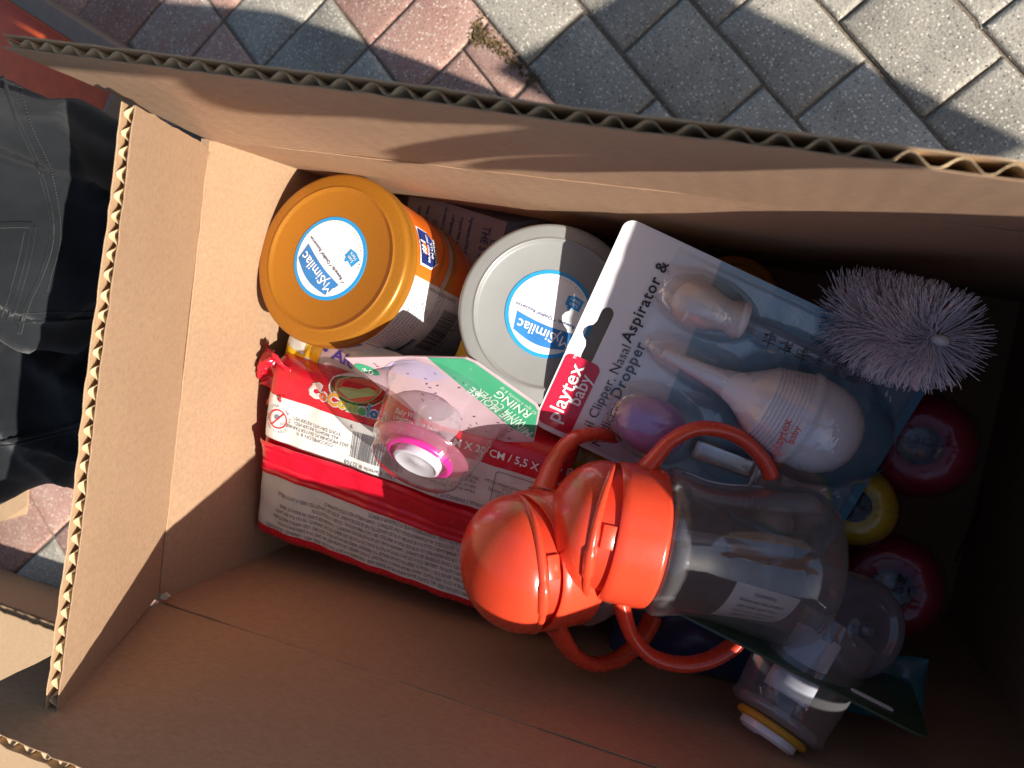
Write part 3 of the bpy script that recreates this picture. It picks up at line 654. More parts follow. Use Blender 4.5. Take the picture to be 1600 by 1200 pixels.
for nm, sc_, m, off in (('melon_outline', 1.10, M_WINK, 0.0005), ('melon_rind', 1.0, plastic('melon_green', (0.02, 0.16, 0.05), 0.4), 0.0008), ('melon_pith', 0.84, plastic('melon_pith', (0.45, 0.60, 0.28), 0.4), 0.0011), ('melon_flesh', 0.76, plastic('melon_flesh', (0.72, 0.14, 0.09), 0.4), 0.0014)):
    pts = [(0.056+0.0165*sc_*math.cos(math.pi+math.pi*i/20), fy(1.095)+0.0085*sc_*math.sin(math.pi+math.pi*i/20)) for i in range(21)]+[(0.056+0.0165*sc_*math.cos(math.pi*i/20), fy(1.095)+0.0022*sc_*math.sin(math.pi*i/20)) for i in range(1, 20)]
    o = obj(nm, [dr(off)(*q) for q in pts], [tuple(range(len(pts)))], m, mel or wipes, smooth=False); mel = mel or o
b = MB()
def nrm(tx, x, y, sz, al='LEFT', bold=0.012, lead=1.0): b.add(*text(tx, sz, bold, al, lead=lead), lambda a, c, d=0: dr(0.0007)(x+a, y+c))
nrm('72 WIPES', 0.087, fy(0.955), 0.0058); nrm('Baby Wipes\nLingettes pour bebe', 0.083, fy(1.035), 0.0034, lead=0.9); nrm('14 CM X 20 CM / 5,5 X 7,87 PO', 0.108, fy(0.985), 0.0064)
b.build('red_side_lettering', M_WINK, wipes, smooth=False)

# ------------------------------------------------------------------ yellow checked pouch and darker bags under the top layer
M_POUCH = plastic('pouch_white', (0.62, 0.60, 0.52), 0.3, var=0.05, coat=0.4, bump=0.0008, bscale=60)
M_YEL = plastic('pouch_yellow', (0.72, 0.44, 0.015), 0.3, var=0.1, coat=0.4)
M_LILACINK = plastic('print_violet', (0.07, 0.05, 0.35), 0.45)
def pillow(name, label, cat, o, x, y, sx, sy, th, m, seed, wr=1.0, top=None):
    T = thing(name, label, cat, frame(o, x, y=y))
    def hz(a, b):
        e = (1-abs(2*a-1)**3)*(1-abs(2*b-1)**3)
        return th/2*max(0, e)**0.6+wr*(nz((a*sx, b*sy, 0), 45, 0.003, seed)+nz((a*sx, b*sy, 0), 110, 0.0014, seed+3))
    P = lambda a, b, off=0.0: V(((a-.5)*sx, (b-.5)*sy, hz(a, b)+off))
    v, f = grid(40, 32, P); n = len(v)
    v2 = [V((p.x, p.y, -abs(p.z)*0.8)) for p in v]
    obj('wrapper', v+v2, f+[tuple(i+n for i in q[::-1]) for q in f], m, T)
    return T, P
pouch, PP = pillow('snack_pouch', 'white and yellow checked foil pouch peeking out between gold tin and red packet', 'pouch', at(590, 606, 0.272), at(680, 690, 0.268)-at(505, 600, 0.282), at(560, 560, 0.285)-at(590, 650, 0.272), 0.125, 0.056, 0.018, M_POUCH, 3)
for (a0, a1, b0, b1) in ((0.0, 0.10, 0.75, 1.0), (0.0, 0.12, 0.30, 0.52), (0.20, 0.34, 0.02, 0.36), (0.36, 0.98, 0.0, 0.25), (0.12, 0.2, 0.52, 0.75)):
    obj('yellow_patch', *grid(12, 8, lambda a, b: PP(a0+(a1-a0)*a, b0+(b1-b0)*b, 0.0005)), M_YEL, pouch)
b = MB(); b.add(*text('• Alc', 0.011, 0.02, 'LEFT'), lambda x, y, d=0: PP(0.20+x/0.125, 0.72+y/0.062, 0.0009)); b.build('lettering', M_LILACINK, pouch, smooth=False)
M_YELD = plastic('bag_mustard', (0.42, 0.26, 0.02), 0.3, var=0.3, coat=0.4, scale=30, bump=0.0008, bscale=60)
pillow('snack_bag', 'mustard yellow bag lying under the coral cup handle', 'bag', at(850, 700, 0.262), (1, -0.25, -0.1), (0.2, 1, 0), 0.14, 0.10, 0.024, M_YELD, 8)
M_REDB = plastic('bag_crimson', (0.30, 0.006, 0.02), 0.3, var=0.15, coat=0.4, bump=0.0008, bscale=50)
rb, RP = pillow('snack_bag', 'dark red bag seen through the left coral cup handle', 'bag', at(935, 790, 0.235), (1, -0.2, 0), (0.2, 1, 0.1), 0.13, 0.09, 0.03, M_REDB, 12)
b = MB(); b.add(*text('ALPHA', 0.014, 0.02), lambda x, y, d=0: RP(0.32+x/0.13, 0.62+y/0.09, 0.0008)); b.build('lettering', plastic('print_rose', (0.5, 0.05, 0.1), 0.4), rb, smooth=False)
M_DARKP = plastic('pouch_dark', (0.045, 0.032, 0.03), 0.4, var=0.2, coat=0.3, bump=0.0005, bscale=60)
dp, DP = pillow('snack_pouch', 'dark pouch with grey label wedged behind the two tins', 'pouch', at(722, 366, 0.205), at(790, 385, 0.205)-at(655, 340, 0.205), at(735, 330, 0.21)-at(722, 400, 0.20), 0.115, 0.062, 0.03, M_DARKP, 20, 0.4)
lv, lf = grid(20, 14, lambda a, b: DP(0.18+0.62*a, 0.12+0.72*b, 0.0004)); lb = obj('pouch_label', lv, lf, plastic('label_mauve', (0.30, 0.26, 0.27), 0.5), dp)
b = MB()
for tx, x, sz in (('LITTLE', 0.755, 0.0075), ('THE S ONZ', 0.695, 0.0075), ('ingredients of the pouch inside', 0.60, 0.0036), ('organic fruit, oats and water', 0.545, 0.0036), ('refrigerate after opening La', 0.49, 0.0036), ('no added sugar or colour Pouch', 0.435, 0.0036), ('California Du', 0.38, 0.0044), ('keep in a cool and dry place', 0.325, 0.0036), ('squeeze gently and serve', 0.27, 0.0036)):
    b.add(*text(tx, sz, 0.012), lambda p, q, d=0, x=x: DP(x+q/0.115, 0.48-p/0.062*0.85, 0.0008))
b.build('label_text', M_NAVY, lb, smooth=False)

# ------------------------------------------------------------------ pacifier on its card
M_CARDP = plastic('card_pink', (0.60, 0.44, 0.47), 0.4, var=0.06, coat=0.4)
M_GREEN = plastic('card_green', (0.055, 0.37, 0.19), 0.4, var=0.08, coat=0.4)
M_CLEAR = film('clear_blister', (0.95, 0.95, 0.96), 0.06, 0.85, 0.05, 0.03, bump=0.0005, power=2.4)
cn = c2w(-0.30, 0.72, -0.62).normalized(); c0 = at(690, 612, 0.318)
cxd = on_plane(790, 652, c0, cn)-c0
pac = thing('pacifier_pack', 'pink and green carded pacifier under a clear plastic dome', 'pacifier', frame(c0, cxd, z=cn))
iM = pac.matrix_world.inverted()
loc = lambda x, y: (lambda q: (q.x, q.y))(iM @ on_plane(x, y, c0, cn))
outl = [loc(*q) for q in ((539, 559), (640, 557), (728, 559), (745, 566), (838, 632), (844, 642), (834, 690), (740, 692), (640, 640), (600, 610))]
obj('card', *plate(outl, -0.0008, 0.0), M_CARDP, pac, smooth=False)
gr = obj('green_corner', [(x, y, 0.0003) for x, y in (loc(*q) for q in ((668, 558), (727, 560), (743, 567), (836, 633), (841, 642), (834, 684), (800, 668), (740, 618)))], [tuple(range(8))], M_GREEN, pac, smooth=False)
ov = [loc(574+21*math.cos(a)*0.93+3*math.sin(a), 577+6*math.cos(a)+7*math.sin(a)) for a in [2*math.pi*i/28 for i in range(28)]]
go = obj('age_mark', [(x, y, 0.0003) for x, y in ov], [tuple(range(28))], M_GREEN, pac, smooth=False)
def along(mb, tx, p0, p1, sz, z, bold=0.0):
    """text centred between two picture points on the card, reading p0 -> p1"""
    a = V(loc(*p0)).to_3d(); c = V(loc(*p1)).to_3d(); d = c-a; r = math.atan2(d.y, d.x); m = (a+c)/2
    tv, tf = text(tx, sz, bold); w = max(p[0] for p in tv)-min(p[0] for p in tv); k = d.length/w
    mb.add(tv, tf, put(m.x, m.y, r, z, k, 1))
b = MB(); along(b, '0+', (584, 582), (566, 574), 0.006, 0.0006, 0.01); b.build('age_lettering', M_WINK, go, smooth=False)
b = MB(); along(b, 'MINNIE MOUSE', (830, 678), (735, 606), 0.0085, 0.0006, 0.01); along(b, 'WITH COVER', (822, 662), (748, 608), 0.007, 0.0006, 0.01)
along(b, 'RNING', (828, 648), (776, 612), 0.009, 0.0006, 0.015); along(b, 'for ages 6 months & up', (838, 645), (782, 604), 0.004, 0.0006)
b.build('card_lettering', plastic('print_pale_green', (0.55, 0.75, 0.6), 0.45), gr, smooth=False)
b = MB(); rnd = random.Random(5)
for i in range(90):
    x, y = rnd.uniform(545, 800), rnd.uniform(562, 690)
    if y > 559+(x-600)*0.66+30 or y < 545+(x-640)*0.62: continue
    q = loc(x, y); r = rnd.random()*3.1
    b.add([(-0.0009, -0.0003, 0), (0.0009, -0.0003, 0), (0.0009, 0.0003, 0), (-0.0009, 0.0003, 0)], [(0, 1, 2, 3)], put(q[0], q[1], r, 0.0003))
b.build('sprinkle_print', plastic('print_plum', (0.14, 0.06, 0.10), 0.5), pac, smooth=False)
wv = [loc(*q) for q in ((598, 576), (612, 565), (650, 562), (676, 572), (700, 590), (670, 596), (630, 586))]
obj('window_print', [(x, y, 0.00025) for x, y in wv], [tuple(range(len(wv)))], plastic('print_lavender', (0.50, 0.43, 0.58), 0.4), pac, smooth=False)
# dome frame: base on the card, axis outward
dbase = V(loc(697, 632)).to_3d(); dome_out = iM.to_3x3() @ c2w(-0.36, 0.78, -0.50)
dome_out.normalize(); print('dome axis', dome_out)
dm = frame(dbase, (1, 0, 0), z=dome_out)
DL = 0.040
dome = obj('blister', *lathe([(0.036, 0.0), (0.0335, 0.0015), (0.0325, 0.004), (0.0285, DL*0.72), (0.0275, DL*0.80), (0.025, DL*0.84), (0.0245, DL), (0.022, DL+0.0022), (0.012, DL+0.003), (0, DL+0.003)], 72), M_CLEAR, pac, sharp=60, mw=dm)
M_SIL = film('silicone_teat', (0.97, 0.95, 0.96), 0.06, 0.6, 0.12, 0.30, (0.85, 0.78, 0.82))
obj('teat', *lathe([(0.014, DL*0.80), (0.0125, DL*0.74), (0.0105, DL*0.62), (0.0105, DL*0.45), (0.0125, DL*0.30), (0.0125, DL*0.20), (0.010, DL*0.10), (0.006, DL*0.055), (0, DL*0.04)], 48), M_SIL, pac, mw=dm)
M_MAG = plastic('magenta_plastic', (0.78, 0.012, 0.30), 0.25, var=0.04, sss=0.1, coat=0.4)
tv, tf = lathe([(0.0168+0.0018*math.cos(a), DL*0.86+0.0019*math.sin(a)) for a in [2*math.pi*i/16 for i in range(17)]], 56)
obj('shield_ring', tv, tf, M_MAG, pac, mw=dm)
M_PKPL = film('pink_shield', (0.98, 0.72, 0.80), 0.06, 0.5, 0.12, 0.25, (0.9, 0.35, 0.5))
obj('shield', *lathe([(0.0, DL*0.80), (0.015, DL*0.80), (0.0225, DL*0.77), (0.0255, DL*0.74), (0.0258, DL*0.76), (0.0225, DL*0.80), (0.015, DL*0.83), (0, DL*0.83)], 56), M_PKPL, pac, mw=dm)
M_WPL = plastic('white_plastic', (0.78, 0.77, 0.80), 0.25, var=0.02, sss=0.1, coat=0.4)
obj('button', *lathe([(0.0125, DL*0.84), (0.0132, DL*0.88), (0.0128, DL*0.96), (0.0115, DL*0.975), (0.0100, DL*0.945), (0.004, DL*0.94), (0.003, DL*0.955), (0, DL*0.955)], 48), M_WPL, pac, sharp=50, mw=dm)

# ------------------------------------------------------------------ hanging card with dropper, aspirator and clipper
TL, BL, TR = at(980, 338, 0.303), at(832, 662, 0.288), at(1398, 535, 0.264)
eb, ea = TR-TL, BL-TL
card_n = eb.cross(ea).normalized()
if card_n.z < 0: card_n = -card_n
# card frame: x reads from BL to TL, y toward the header edge
wA, wB = ea.length, eb.length
kit = thing('blister_card', 'white and blue hanging card with bulb aspirator, dropper and nail clipper in clear blister', 'blister card', frame(TL, -ea, z=card_n))
kM = kit.matrix_world.inverted()
bl = (kM.to_3x3() @ eb)/wB                        # direction of growing b in the card frame
LB = 1.18                                          # the card runs on below the bottle
def bend(b): return 0.0
def K(a, b, off=0.0): return V((-a*wA+bl.x*b*wB, bl.y*b*wB, bl.z*b*wB+off+bend(b)))
t = NT('card_print')                              # printed fade from white to blue along the card, in bands
tc = t.add('ShaderNodeTexCoord'); sp_ = t.add('ShaderNodeSeparateXYZ'); t.l(tc.outputs['Object'], sp_.inputs[0])
mr = t.add('ShaderNodeMapRange'); mr.inputs['From Min'].default_value = 0; mr.inputs['From Max'].default_value = -wB*LB
mx = t.add('ShaderNodeMath', operation='MULTIPLY_ADD'); t.l(sp_.outputs['X'], mx.inputs[0]); mx.inputs[1].default_value = -0.10; t.l(sp_.outputs['Y'], mx.inputs[2])
t.l(mx.outputs[0], mr.inputs[0])
cr = t.ramp(mr.outputs[0], [(0.0, (0.78, 0.77, 0.78)), (0.295, (0.76, 0.75, 0.77)), (0.300, (0.34, 0.49, 0.57)), (0.47, (0.29, 0.44, 0.54)), (0.475, (0.20, 0.37, 0.49)), (0.62, (0.18, 0.35, 0.47)), (0.625, (0.045, 0.22, 0.34)), (1, (0.035, 0.19, 0.30))])
t.n[cr.node.name].color_ramp.interpolation = 'LINEAR'
t.l(cr, t.b.inputs['Base Color']); t.b.inputs['Roughness'].default_value = 0.32; t.b.inputs['Coat Weight'].default_value = 0.3
t.bump(t.noise(t.coords(), 80, 3), 0.0005, 0.25); M_CARD = t.m
# card with the hang slot cut out: built as strips round the hole
def hole_poly():
    # euro slot in card coordinates (a across, b down)
    p = []
    for i in range(9): an = math.pi/2+math.pi*i/8; p.append((0.405+0.032*math.cos(an), 0.079+0.0285*math.sin(an)*0.8))
    p += [(0.448, 0.057), (0.470, 0.050), (0.482, 0.036), (0.500, 0.026), (0.518, 0.026), (0.536, 0.036), (0.548, 0.050), (0.570, 0.057)]
    for i in range(9): an = -math.pi/2+math.pi*i/8; p.append((0.612+0.032*math.cos(an), 0.079+0.0285*math.sin(an)*0.8))
    return p[::-1] if False else p
hp = hole_poly()
# fix ordering by angle about the hole centre
hp = sorted(hp, key=lambda q: math.atan2((q[1]-0.074)*1.0, (q[0]-0.508)*1.0))
def outer_pt(i, n):
    a = math.atan2(hp[i][1]-0.074, hp[i][0]-0.508); d = (math.cos(a), math.sin(a))
    ts = []
    if d[0] > 1e-6: ts.append((0.70-0.508)/d[0])
    if d[0] < -1e-6: ts.append((0.31-0.508)/d[0])
    if d[1] > 1e-6: ts.append((0.135-0.074)/d[1])
    if d[1] < -1e-6: ts.append((0.012-0.074)/d[1])
    k = min(ts); return (0.508+d[0]*k, 0.074+d[1]*k)
mb = MB(); n = len(hp)
cardv = []
bm = bmesh.new()
crn = 0.045
outline = [(0.0+crn*(1-math.cos(q)), crn*0.8*(1-math.sin(q))) for q in [math.pi/2*i/6 for i in range(6, -1, -1)]]
# outline listed a (across), b (down); corners rounded at the header, square at the foot
outline = []
for (ca, cb, s0) in ((1-crn, crn, 0), (crn, crn, 1)):
    for i in range(7):
        an = math.pi/2*i/6
        outline.append((ca+crn*(math.cos(an) if s0 == 0 else -math.sin(an)), cb-crn*(math.sin(an) if s0 == 0 else math.cos(an))))
outline += [(0.0, 0.2), (0.0, 0.5), (0, 0.8), (0.0, LB), (0.33, LB), (0.66, LB), (1.0, LB), (1.0, 0.8), (1, 0.5), (1, 0.2)]
ring_o = [bm.verts.new(K(a, b)) for a, b in outline]; ring_h = [bm.verts.new(K(a, b)) for a, b in hp]
es = [bm.edges.new((ring_o[i], ring_o[(i+1) % len(ring_o)])) for i in range(len(ring_o))]+[bm.edges.new((ring_h[i], ring_h[(i+1) % n])) for i in range(n)]
bmesh.ops.triangle_fill(bm, edges=es, use_beauty=True)
bmesh.ops.recalc_face_normals(bm, faces=bm.faces[:])
ext = bmesh.ops.extrude_face_region(bm, geom=bm.faces[:]); 
for v in [g_ for g_ in ext['geom'] if isinstance(g_, bmesh.types.BMVert)]: v.co.z -= 0.0009
bmesh.ops.recalc_face_normals(bm, faces=bm.faces[:]); bm.verts.index_update()
obj('card', [v.co.copy() for v in bm.verts], [tuple(v.index for v in f_.verts) for f_ in bm.faces], M_CARD, kit, smooth=False); bm.free()
# blue liner seen under the slot's edge
M_LOGO = plastic('logo_red', (0.58, 0.012, 0.045), 0.3, var=0.05, coat=0.5, bump=0.0002, bscale=500)
lg = []
for q in [math.pi/2*i/6 for i in range(7)]: lg.append((0.64+0.03*(1-math.sin(q)), 0.112+0.03*math.sin(q)*0.0+0.035*(math.cos(q))*0))
lp = rrect(0.35, 0.135, 0.028, 5, 0.80, 0.075); lp = [(a, max(b, 0.004)) for a, b in lp]
logo = obj('logo_panel', [K(a, b, 0.0004) for a, b in lp], [tuple(range(len(lp)))], M_LOGO, kit, smooth=False)
b = MB()
def ct(tx, a, bb, sz, bold=0.0, al='LEFT', off=0.0009, rot=0.0, spacing=1.0, mb=None):
    o = K(a, bb, off); (mb or b).add(*text(tx, sz, bold, al, spacing), put(o.x, o.y, rot, o.z))
ct('playtex', 0.945, 0.062, 0.0118, 0.01, spacing=1.02); ct('baby', 0.835, 0.108, 0.0098, 0.01); ct('™', 0.645, 0.045, 0.004)
b.build('logo_lettering', M_WINK, logo, smooth=False)
b = MB(); ct('Nail Clipper, Nasal', 0.975, 0.190, 0.0076, -0.004, spacing=1.02); ct('Aspirator &', 0.475, 0.180, 0.0086, 0.016, spacing=1.1)
ct('Medicine', 0.965, 0.247, 0.0076, -0.004, spacing=1.02); ct('Dropper', 0.725, 0.232, 0.0086, 0.016, spacing=1.1)
b.build('card_lettering', M_BLACK, kit, smooth=False)
# clear blister dome over the tools
def bump_h(a, b):
    def el(ca, cb, ra, rb_, h):
        d = ((a-ca)/ra)**2+((b-cb)/rb_)**2
        return h*max(0, 1-d)**0.5 if d < 1 else 0
    h = max(el(0.19, 0.37, 0.13, 0.19, 0.020), el(0.43, 0.86, 0.27, 0.31, 0.041), el(0.43, 0.5, 0.10, 0.26, 0.018), el(0.745, 0.40, 0.17, 0.18, 0.022), el(0.76, 0.72, 0.10, 0.18, 0.012), el(0.19, 0.75, 0.07, 0.26, 0.010))
    e = 1 if (0.03 < a < 0.97 and 0.21 < b < 1.14) else 0
    return h+0.0012*e
obj('blister', *grid(120, 120, lambda u_, v_2: K(0.02+0.96*u_, 0.20+0.95*v_2, 0.0012+bump_h(0.02+0.96*u_, 0.20+0.95*v_2))), film('kit_blister', (0.99, 0.99, 0.99), 0.10, 0.9, 0.02, 0.0, bump=0.0010, power=2.2, bscale=90), kit)
def kframe(a0, b0, a1, b1, z0, z1):
    p, q = K(a0, b0, z0), K(a1, b1, z1); d = q-p
    return frame(p, V((0, 0, 1)) if abs(d.normalized().z) < 0.9 else V((1, 0, 0)), z=d), d.length
M_IV = plastic('ivory_rubber', (0.74, 0.71, 0.71), 0.3, var=0.03, sss=0.08, coat=0.5)
fm, L = kframe(0.205, 0.255, 0.175, 0.50, 0.010, 0.009)
obj('dropper_bulb', *lathe([(0, -0.001), (0.004, 0.0), (0.0085, 0.0025), (0.0112, 0.007), (0.0118, 0.012), (0.0108, 0.018), (0.0088, 0.024), (0.0078, 0.028), (0.0088, 0.031), (0.0098, 0.0335), (0.0096, 0.0365), (0.0075, 0.0375), (0, 0.0375)], 48), M_IV, kit, mw=fm)
M_TUBE = film('dropper_clear', (0.93, 0.93, 0.95), 0.06, 0.6, 0.1, 0.10)
fm2, L2 = kframe(0.175, 0.50, 0.185, 0.975, 0.007, 0.007)
dt = obj('dropper_tube', *lathe([(0.0045, 0.0), (0.0045, 0.05), (0.0042, 0.058), (0.0035, L2-0.003), (0.002, L2), (0, L2)], 32), M_TUBE, kit, mw=fm2)
b = MB()
for i, tx in enumerate(('3/4\nTSP', '2.5\nML', '1/2\nTSP', '2ML', '1/4', '.5\nML')):
    o = K(0.192, 0.60+0.062*i, 0.0125); b.add(*text(tx, 0.0043, 0.01, lead=0.8), put(o.x, o.y, 0.2, o.z))
    b.add([(-0.004, -0.0003, 0), (0.004, -0.0003, 0), (0.004, 0.0002, 0), (-0.004, 0.0002, 0)], [(0, 1, 2, 3)], put(o.x, o.y, 0.2, o.z+0.0002))
b.build('scale_marks', M_BLACK, dt, smooth=False)
for c in dt.children: c.matrix_parent_inverse = fm2.inverted()
M_ASP = plastic('aspirator_white', (0.76, 0.76, 0.82), 0.28, var=0.02, sss=0.08, coat=0.4)
fm3, L3 = kframe(0.435, 0.305, 0.425, 1.08, 0.010, 0.0215)
prof = [(0, 0), (0.0022, 0.0), (0.0030, 0.001), (0.0036, 0.010), (0.0046, 0.022), (0.0062, 0.033), (0.0092, 0.043), (0.0135, 0.050), (0.0175, 0.056)]
for i in range(9): prof += [(0.0188+0.0005*i, 0.0575+0.0020*i), (0.0194+0.0005*i, 0.0583+0.0020*i), (0.0188+0.0005*i, 0.0592+0.0020*i)]
prof += [(0.0242, 0.0765), (0.0252, 0.0772), (0.0252, 0.0800), (0.0243, 0.0808), (0.0243, 0.084), (0.0238, 0.091), (0.0218, 0.098), (0.0180, 0.1045), (0.012, 0.109), (0.005, 0.111), (0, 0.1112)]
prof = [(r*0.98, z*0.95) for r, z in prof]
obj('aspirator_bulb', *lathe(prof, 72), M_ASP, kit, mw=fm3, sharp=70)
b = MB(); o = K(0.485, 0.735, 0.0405); b.add(*text('playtex', 0.0064, 0.012), put(o.x, o.y, 0.12, o.z)); o = K(0.455, 0.765, 0.0415); b.add(*text('baby', 0.0050, 0.012), put(o.x, o.y, 0.12, o.z)); b.build('bulb_lettering', plastic('print_coral', (0.70, 0.10, 0.10), 0.4), kit, smooth=False)
M_LIL = plastic('lilac_plastic', (0.40, 0.26, 0.56), 0.3, var=0.1, sss=0.2, coat=0.4, scale=30)
fm4 = Matrix.Translation(K(0.745, 0.385, 0.010))
lv, lf = lathe([(0, 0.0105), (0.006, 0.0103), (0.0085, 0.0102), (0.0092, 0.0098), (0.011, 0.0085), (0.0142, 0.0045), (0.0150, 0), (0.0140, -0.005), (0.010, -0.008), (0, -0.009)], 48)
lo = obj('clipper_cover', [(x*1.0, y*1.3, z) for x, y, z in lv], lf, M_LIL, kit, mw=fm4)
M_STEEL = plastic('clipper_steel', (0.55, 0.55, 0.57), 0.22, metallic=1.0, var=0.05)
cfm, cl = kframe(0.765, 0.56, 0.735, 0.82, 0.006, 0.006)
p, q = K(0.765, 0.56, 0.006), K(0.735, 0.82, 0.006)
cmat = frame((p+q)/2, q-p, z=(0, 0, 1))
bvx, bfx = rbox((q-p).length, 0.0105, 0.0022, 0.0006); clip = obj('clipper_lever', bvx, bfx, M_STEEL, kit, mw=cmat, sharp=40)
bvx, bfx = rbox(0.004, 0.013, 0.006, 0.0008); obj('clipper_head', [V(x)+V((0.0165, 0, 0.001)) for x in bvx], bfx, M_STEEL, clip, sharp=40)
obj('clipper_pin', *tube([(0.0145, -0.0075, 0.003), (0.0145, 0.0075, 0.003)], 0.0014, 10), M_STEEL, clip, sharp=40)
# printed picture oval and barcode near the foot of the card
po = [K(0.80+0.17*math.cos(a), 0.965+0.15*math.sin(a), 0.0006) for a in [2*math.pi*i/40 for i in range(40)]]
oval = obj('picture_rim', po, [tuple(range(40))], plastic('print_leaf', (0.12, 0.36, 0.12), 0.4), kit, smooth=False)
po = [K(0.80+0.155*math.cos(a), 0.968+0.137*math.sin(a), 0.0009) for a in [2*math.pi*i/40 for i in range(40)]]
obj('picture_oval', po, [tuple(range(40))], plastic('print_skin', (0.46, 0.32, 0.28), 0.4, var=0.35, scale=70), oval, smooth=False)

# ------------------------------------------------------------------ coral sippy cups
M_CORAL = plastic('coral_plastic', (0.74, 0.066, 0.026), 0.27, var=0.05, sss=0.1, coat=0.45)
M_BOT = film('bottle_clear', (0.985, 0.985, 0.99), 0.085, 0.85, 0.035, 0.125, (0.95, 0.93, 0.95), power=2.6)
M_STRAW = film('straw_milky', (0.95, 0.95, 0.96), 0.06, 0.5, 0.15, 0.30, (0.8, 0.8, 0.84))
def cup(label, origin, axis, up, scale, along_=0.86):
    T = thing('sippy_cup', label, 'cup', frame(origin, up, z=axis) @ Matrix.Diagonal((scale, scale, scale*along_, 1)))
    # dome: oblate cap with a bead at its edge, sliced by a slanted seam
    R = 0.0292
    prof = [(R*math.cos(a), 0.026+0.0265*math.sin(a)) for a in [math.pi/2*i/18 for i in range(19)]]
    prof = [(R*0.93, 0.0235), (R*0.985, 0.0242)]+prof
    v, f = lathe(prof, 72)
    # the seam sweeps back on one side like a flip cap
    v = [(x, y, z+0.0085*max(0, (-y/R))**1.3*max(0, 1-(z-0.0235)/0.029)) for x, y, z in v]
    cap = obj('flip_cap', v, f, M_CORAL, T, sharp=50)
    tv_, tf_ = tube(spline([V((R*0.995*math.cos(a), -R*0.995*math.sin(a), 0.0250+0.0085*max(0, math.sin(a))**1.3)) for a in [math.radians(5+170*i/14) for i in range(15)]], 48), [0.0007+0.0016*math.sin(math.pi*i/48)+(0.0008 if 26 < i < 34 else 0) for i in range(49)], 10)
    obj('cap_ridge', tv_, tf_, M_CORAL, cap)
    Rc = 0.0302
    v, f = lathe([(Rc*0.90, 0.0215), (Rc*0.96, 0.0225), (Rc*0.985, 0.0215), (Rc*1.0, 0.018), (Rc*1.015, 0.001), (Rc*1.015, 0.0), (Rc*0.97, -0.0015), (Rc*0.9, -0.0015)], 72)
    obj('collar', v, f, M_CORAL, T, sharp=50)
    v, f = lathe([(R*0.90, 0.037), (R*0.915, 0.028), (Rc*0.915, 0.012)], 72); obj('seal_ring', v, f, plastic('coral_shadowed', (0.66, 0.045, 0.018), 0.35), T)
    lv_, lf_ = rbox(0.010, 0.0022, 0.0065, 0.0006, 2); obj('latch', [V((p_[0]+0.001, p_[1]-R*0.915, p_[2]+0.0262)) for p_ in lv_], lf_, M_CORAL, T, sharp=40)
    for s in (1, -1):
        pth = spline([(s*0.0285, 0, 0.009), (s*0.0335, 0, 0.006), (s*0.0435, 0, -0.001), (s*0.0505, 0, -0.0125), (s*0.0515, 0, -0.0275), (s*0.0475, 0, -0.0405), (s*0.0405, 0, -0.0500), (s*0.0352, 0, -0.0535)], 48)
        rr_ = [0.0056-0.0016*min(1, i/14)+0.0005*max(0, (i-30)/18) for i in range(49)]; rr_[-1] *= 0.55; rr_[-2] *= 0.86
        rr_[0] *= 1.25
        obj('handle', *tube(pth, rr_, 16, flat=(1.35, 0.85), up=(0, 1, 0)), M_CORAL, T)
    prof = [(0.0275, 0.010), (0.0285, 0.0), (0.0292, -0.0025), (0.0310, -0.0035), (0.0322, -0.0065), (0.0318, -0.010), (0.0300, -0.020), (0.0296, -0.030), (0.0308, -0.044), (0.0332, -0.060), (0.0345, -0.070), (0.0340, -0.077), (0.0315, -0.0825), (0.0275, -0.0855), (0.022, -0.0865), (0.0205, -0.0845), (0, -0.083)]
    bt = obj('bottle', *lathe(prof, 96), M_BOT, T)
    prof2 = [(r-0.0013, z+0.0006) for r, z in prof[2:-1]]+[(0, -0.0822)]
    obj('inner_wall', *lathe(prof2, 72), film('bottle_inner', (0.995, 0.995, 0.995), 0.04, 0.7, 0.04, 0.0, power=3), bt)
    obj('straw', *tube([(0.002, 0.003, 0.0), (0.003, 0.004, -0.04), (0.005, 0.004, -0.072)], 0.0036, 16, cap=False), M_STRAW, T)
    return T
ax1 = (depth(905, 808, 0.398)-depth(1250, 876, 0.402)).normalized()
o1 = depth(1016, 840, 0.401); up1 = c2w(0, -1, 0)
cup1 = cup('coral sippy cup with clear bottle lying on top, two hooked handles', o1, ax1, c2w(0.19, -1, 0), 1.155, 0.88)
def slip(a, b): 
    an = math.radians(-58-36*a+8*b); r = 0.0265; return V((r*math.cos(an), r*math.sin(an)*1.0, -0.030-0.036*b))
ci = cup1.matrix_world.inverted(); cdv = (ci.to_3x3() @ (CAM-o1)).normalized(); ang0 = math.degrees(math.atan2(cdv.y, cdv.x))
def slip(a, b):
    an = math.radians(ang0-22-50*a-8*b)*1; r = 0.0275-0.002*b; return V((r*math.cos(an), r*math.sin(an), -0.036-0.032*b+0.004*a))
sv, sf = grid(14, 10, slip); sl_ = obj('paper_slip', sv, sf, plastic('paper_slip', (0.70, 0.66, 0.64), 0.6), cup1)
b = MB()
for i, l_ in enumerate(('MUNCHKIN?' if False else 'WARNING', 'Always use this product', 'with adult supervision', 'Hand wash before use', 'MADE IN CHINA')): 
    b.add(*text(l_, 0.0026, 0.01), lambda x, y, d=0, i=i: (lambda q: V((q.x*1.012, q.y*1.012, q.z)))(V(slip(0.15+0.15*i-y/0.024, 0.5+x/0.036))))
b.build('slip_text', M_GINK, sl_, smooth=False)
ax2 = (depth(775, 894, 0.390)-depth(1010, 850, 0.440)).normalized()
cup2 = cup('coral sippy cup lying on the red packet, dome facing left in the sun', depth(880, 866, 0.418), ax2, c2w(-0.16, -1, 0), 1.18, 0.90)

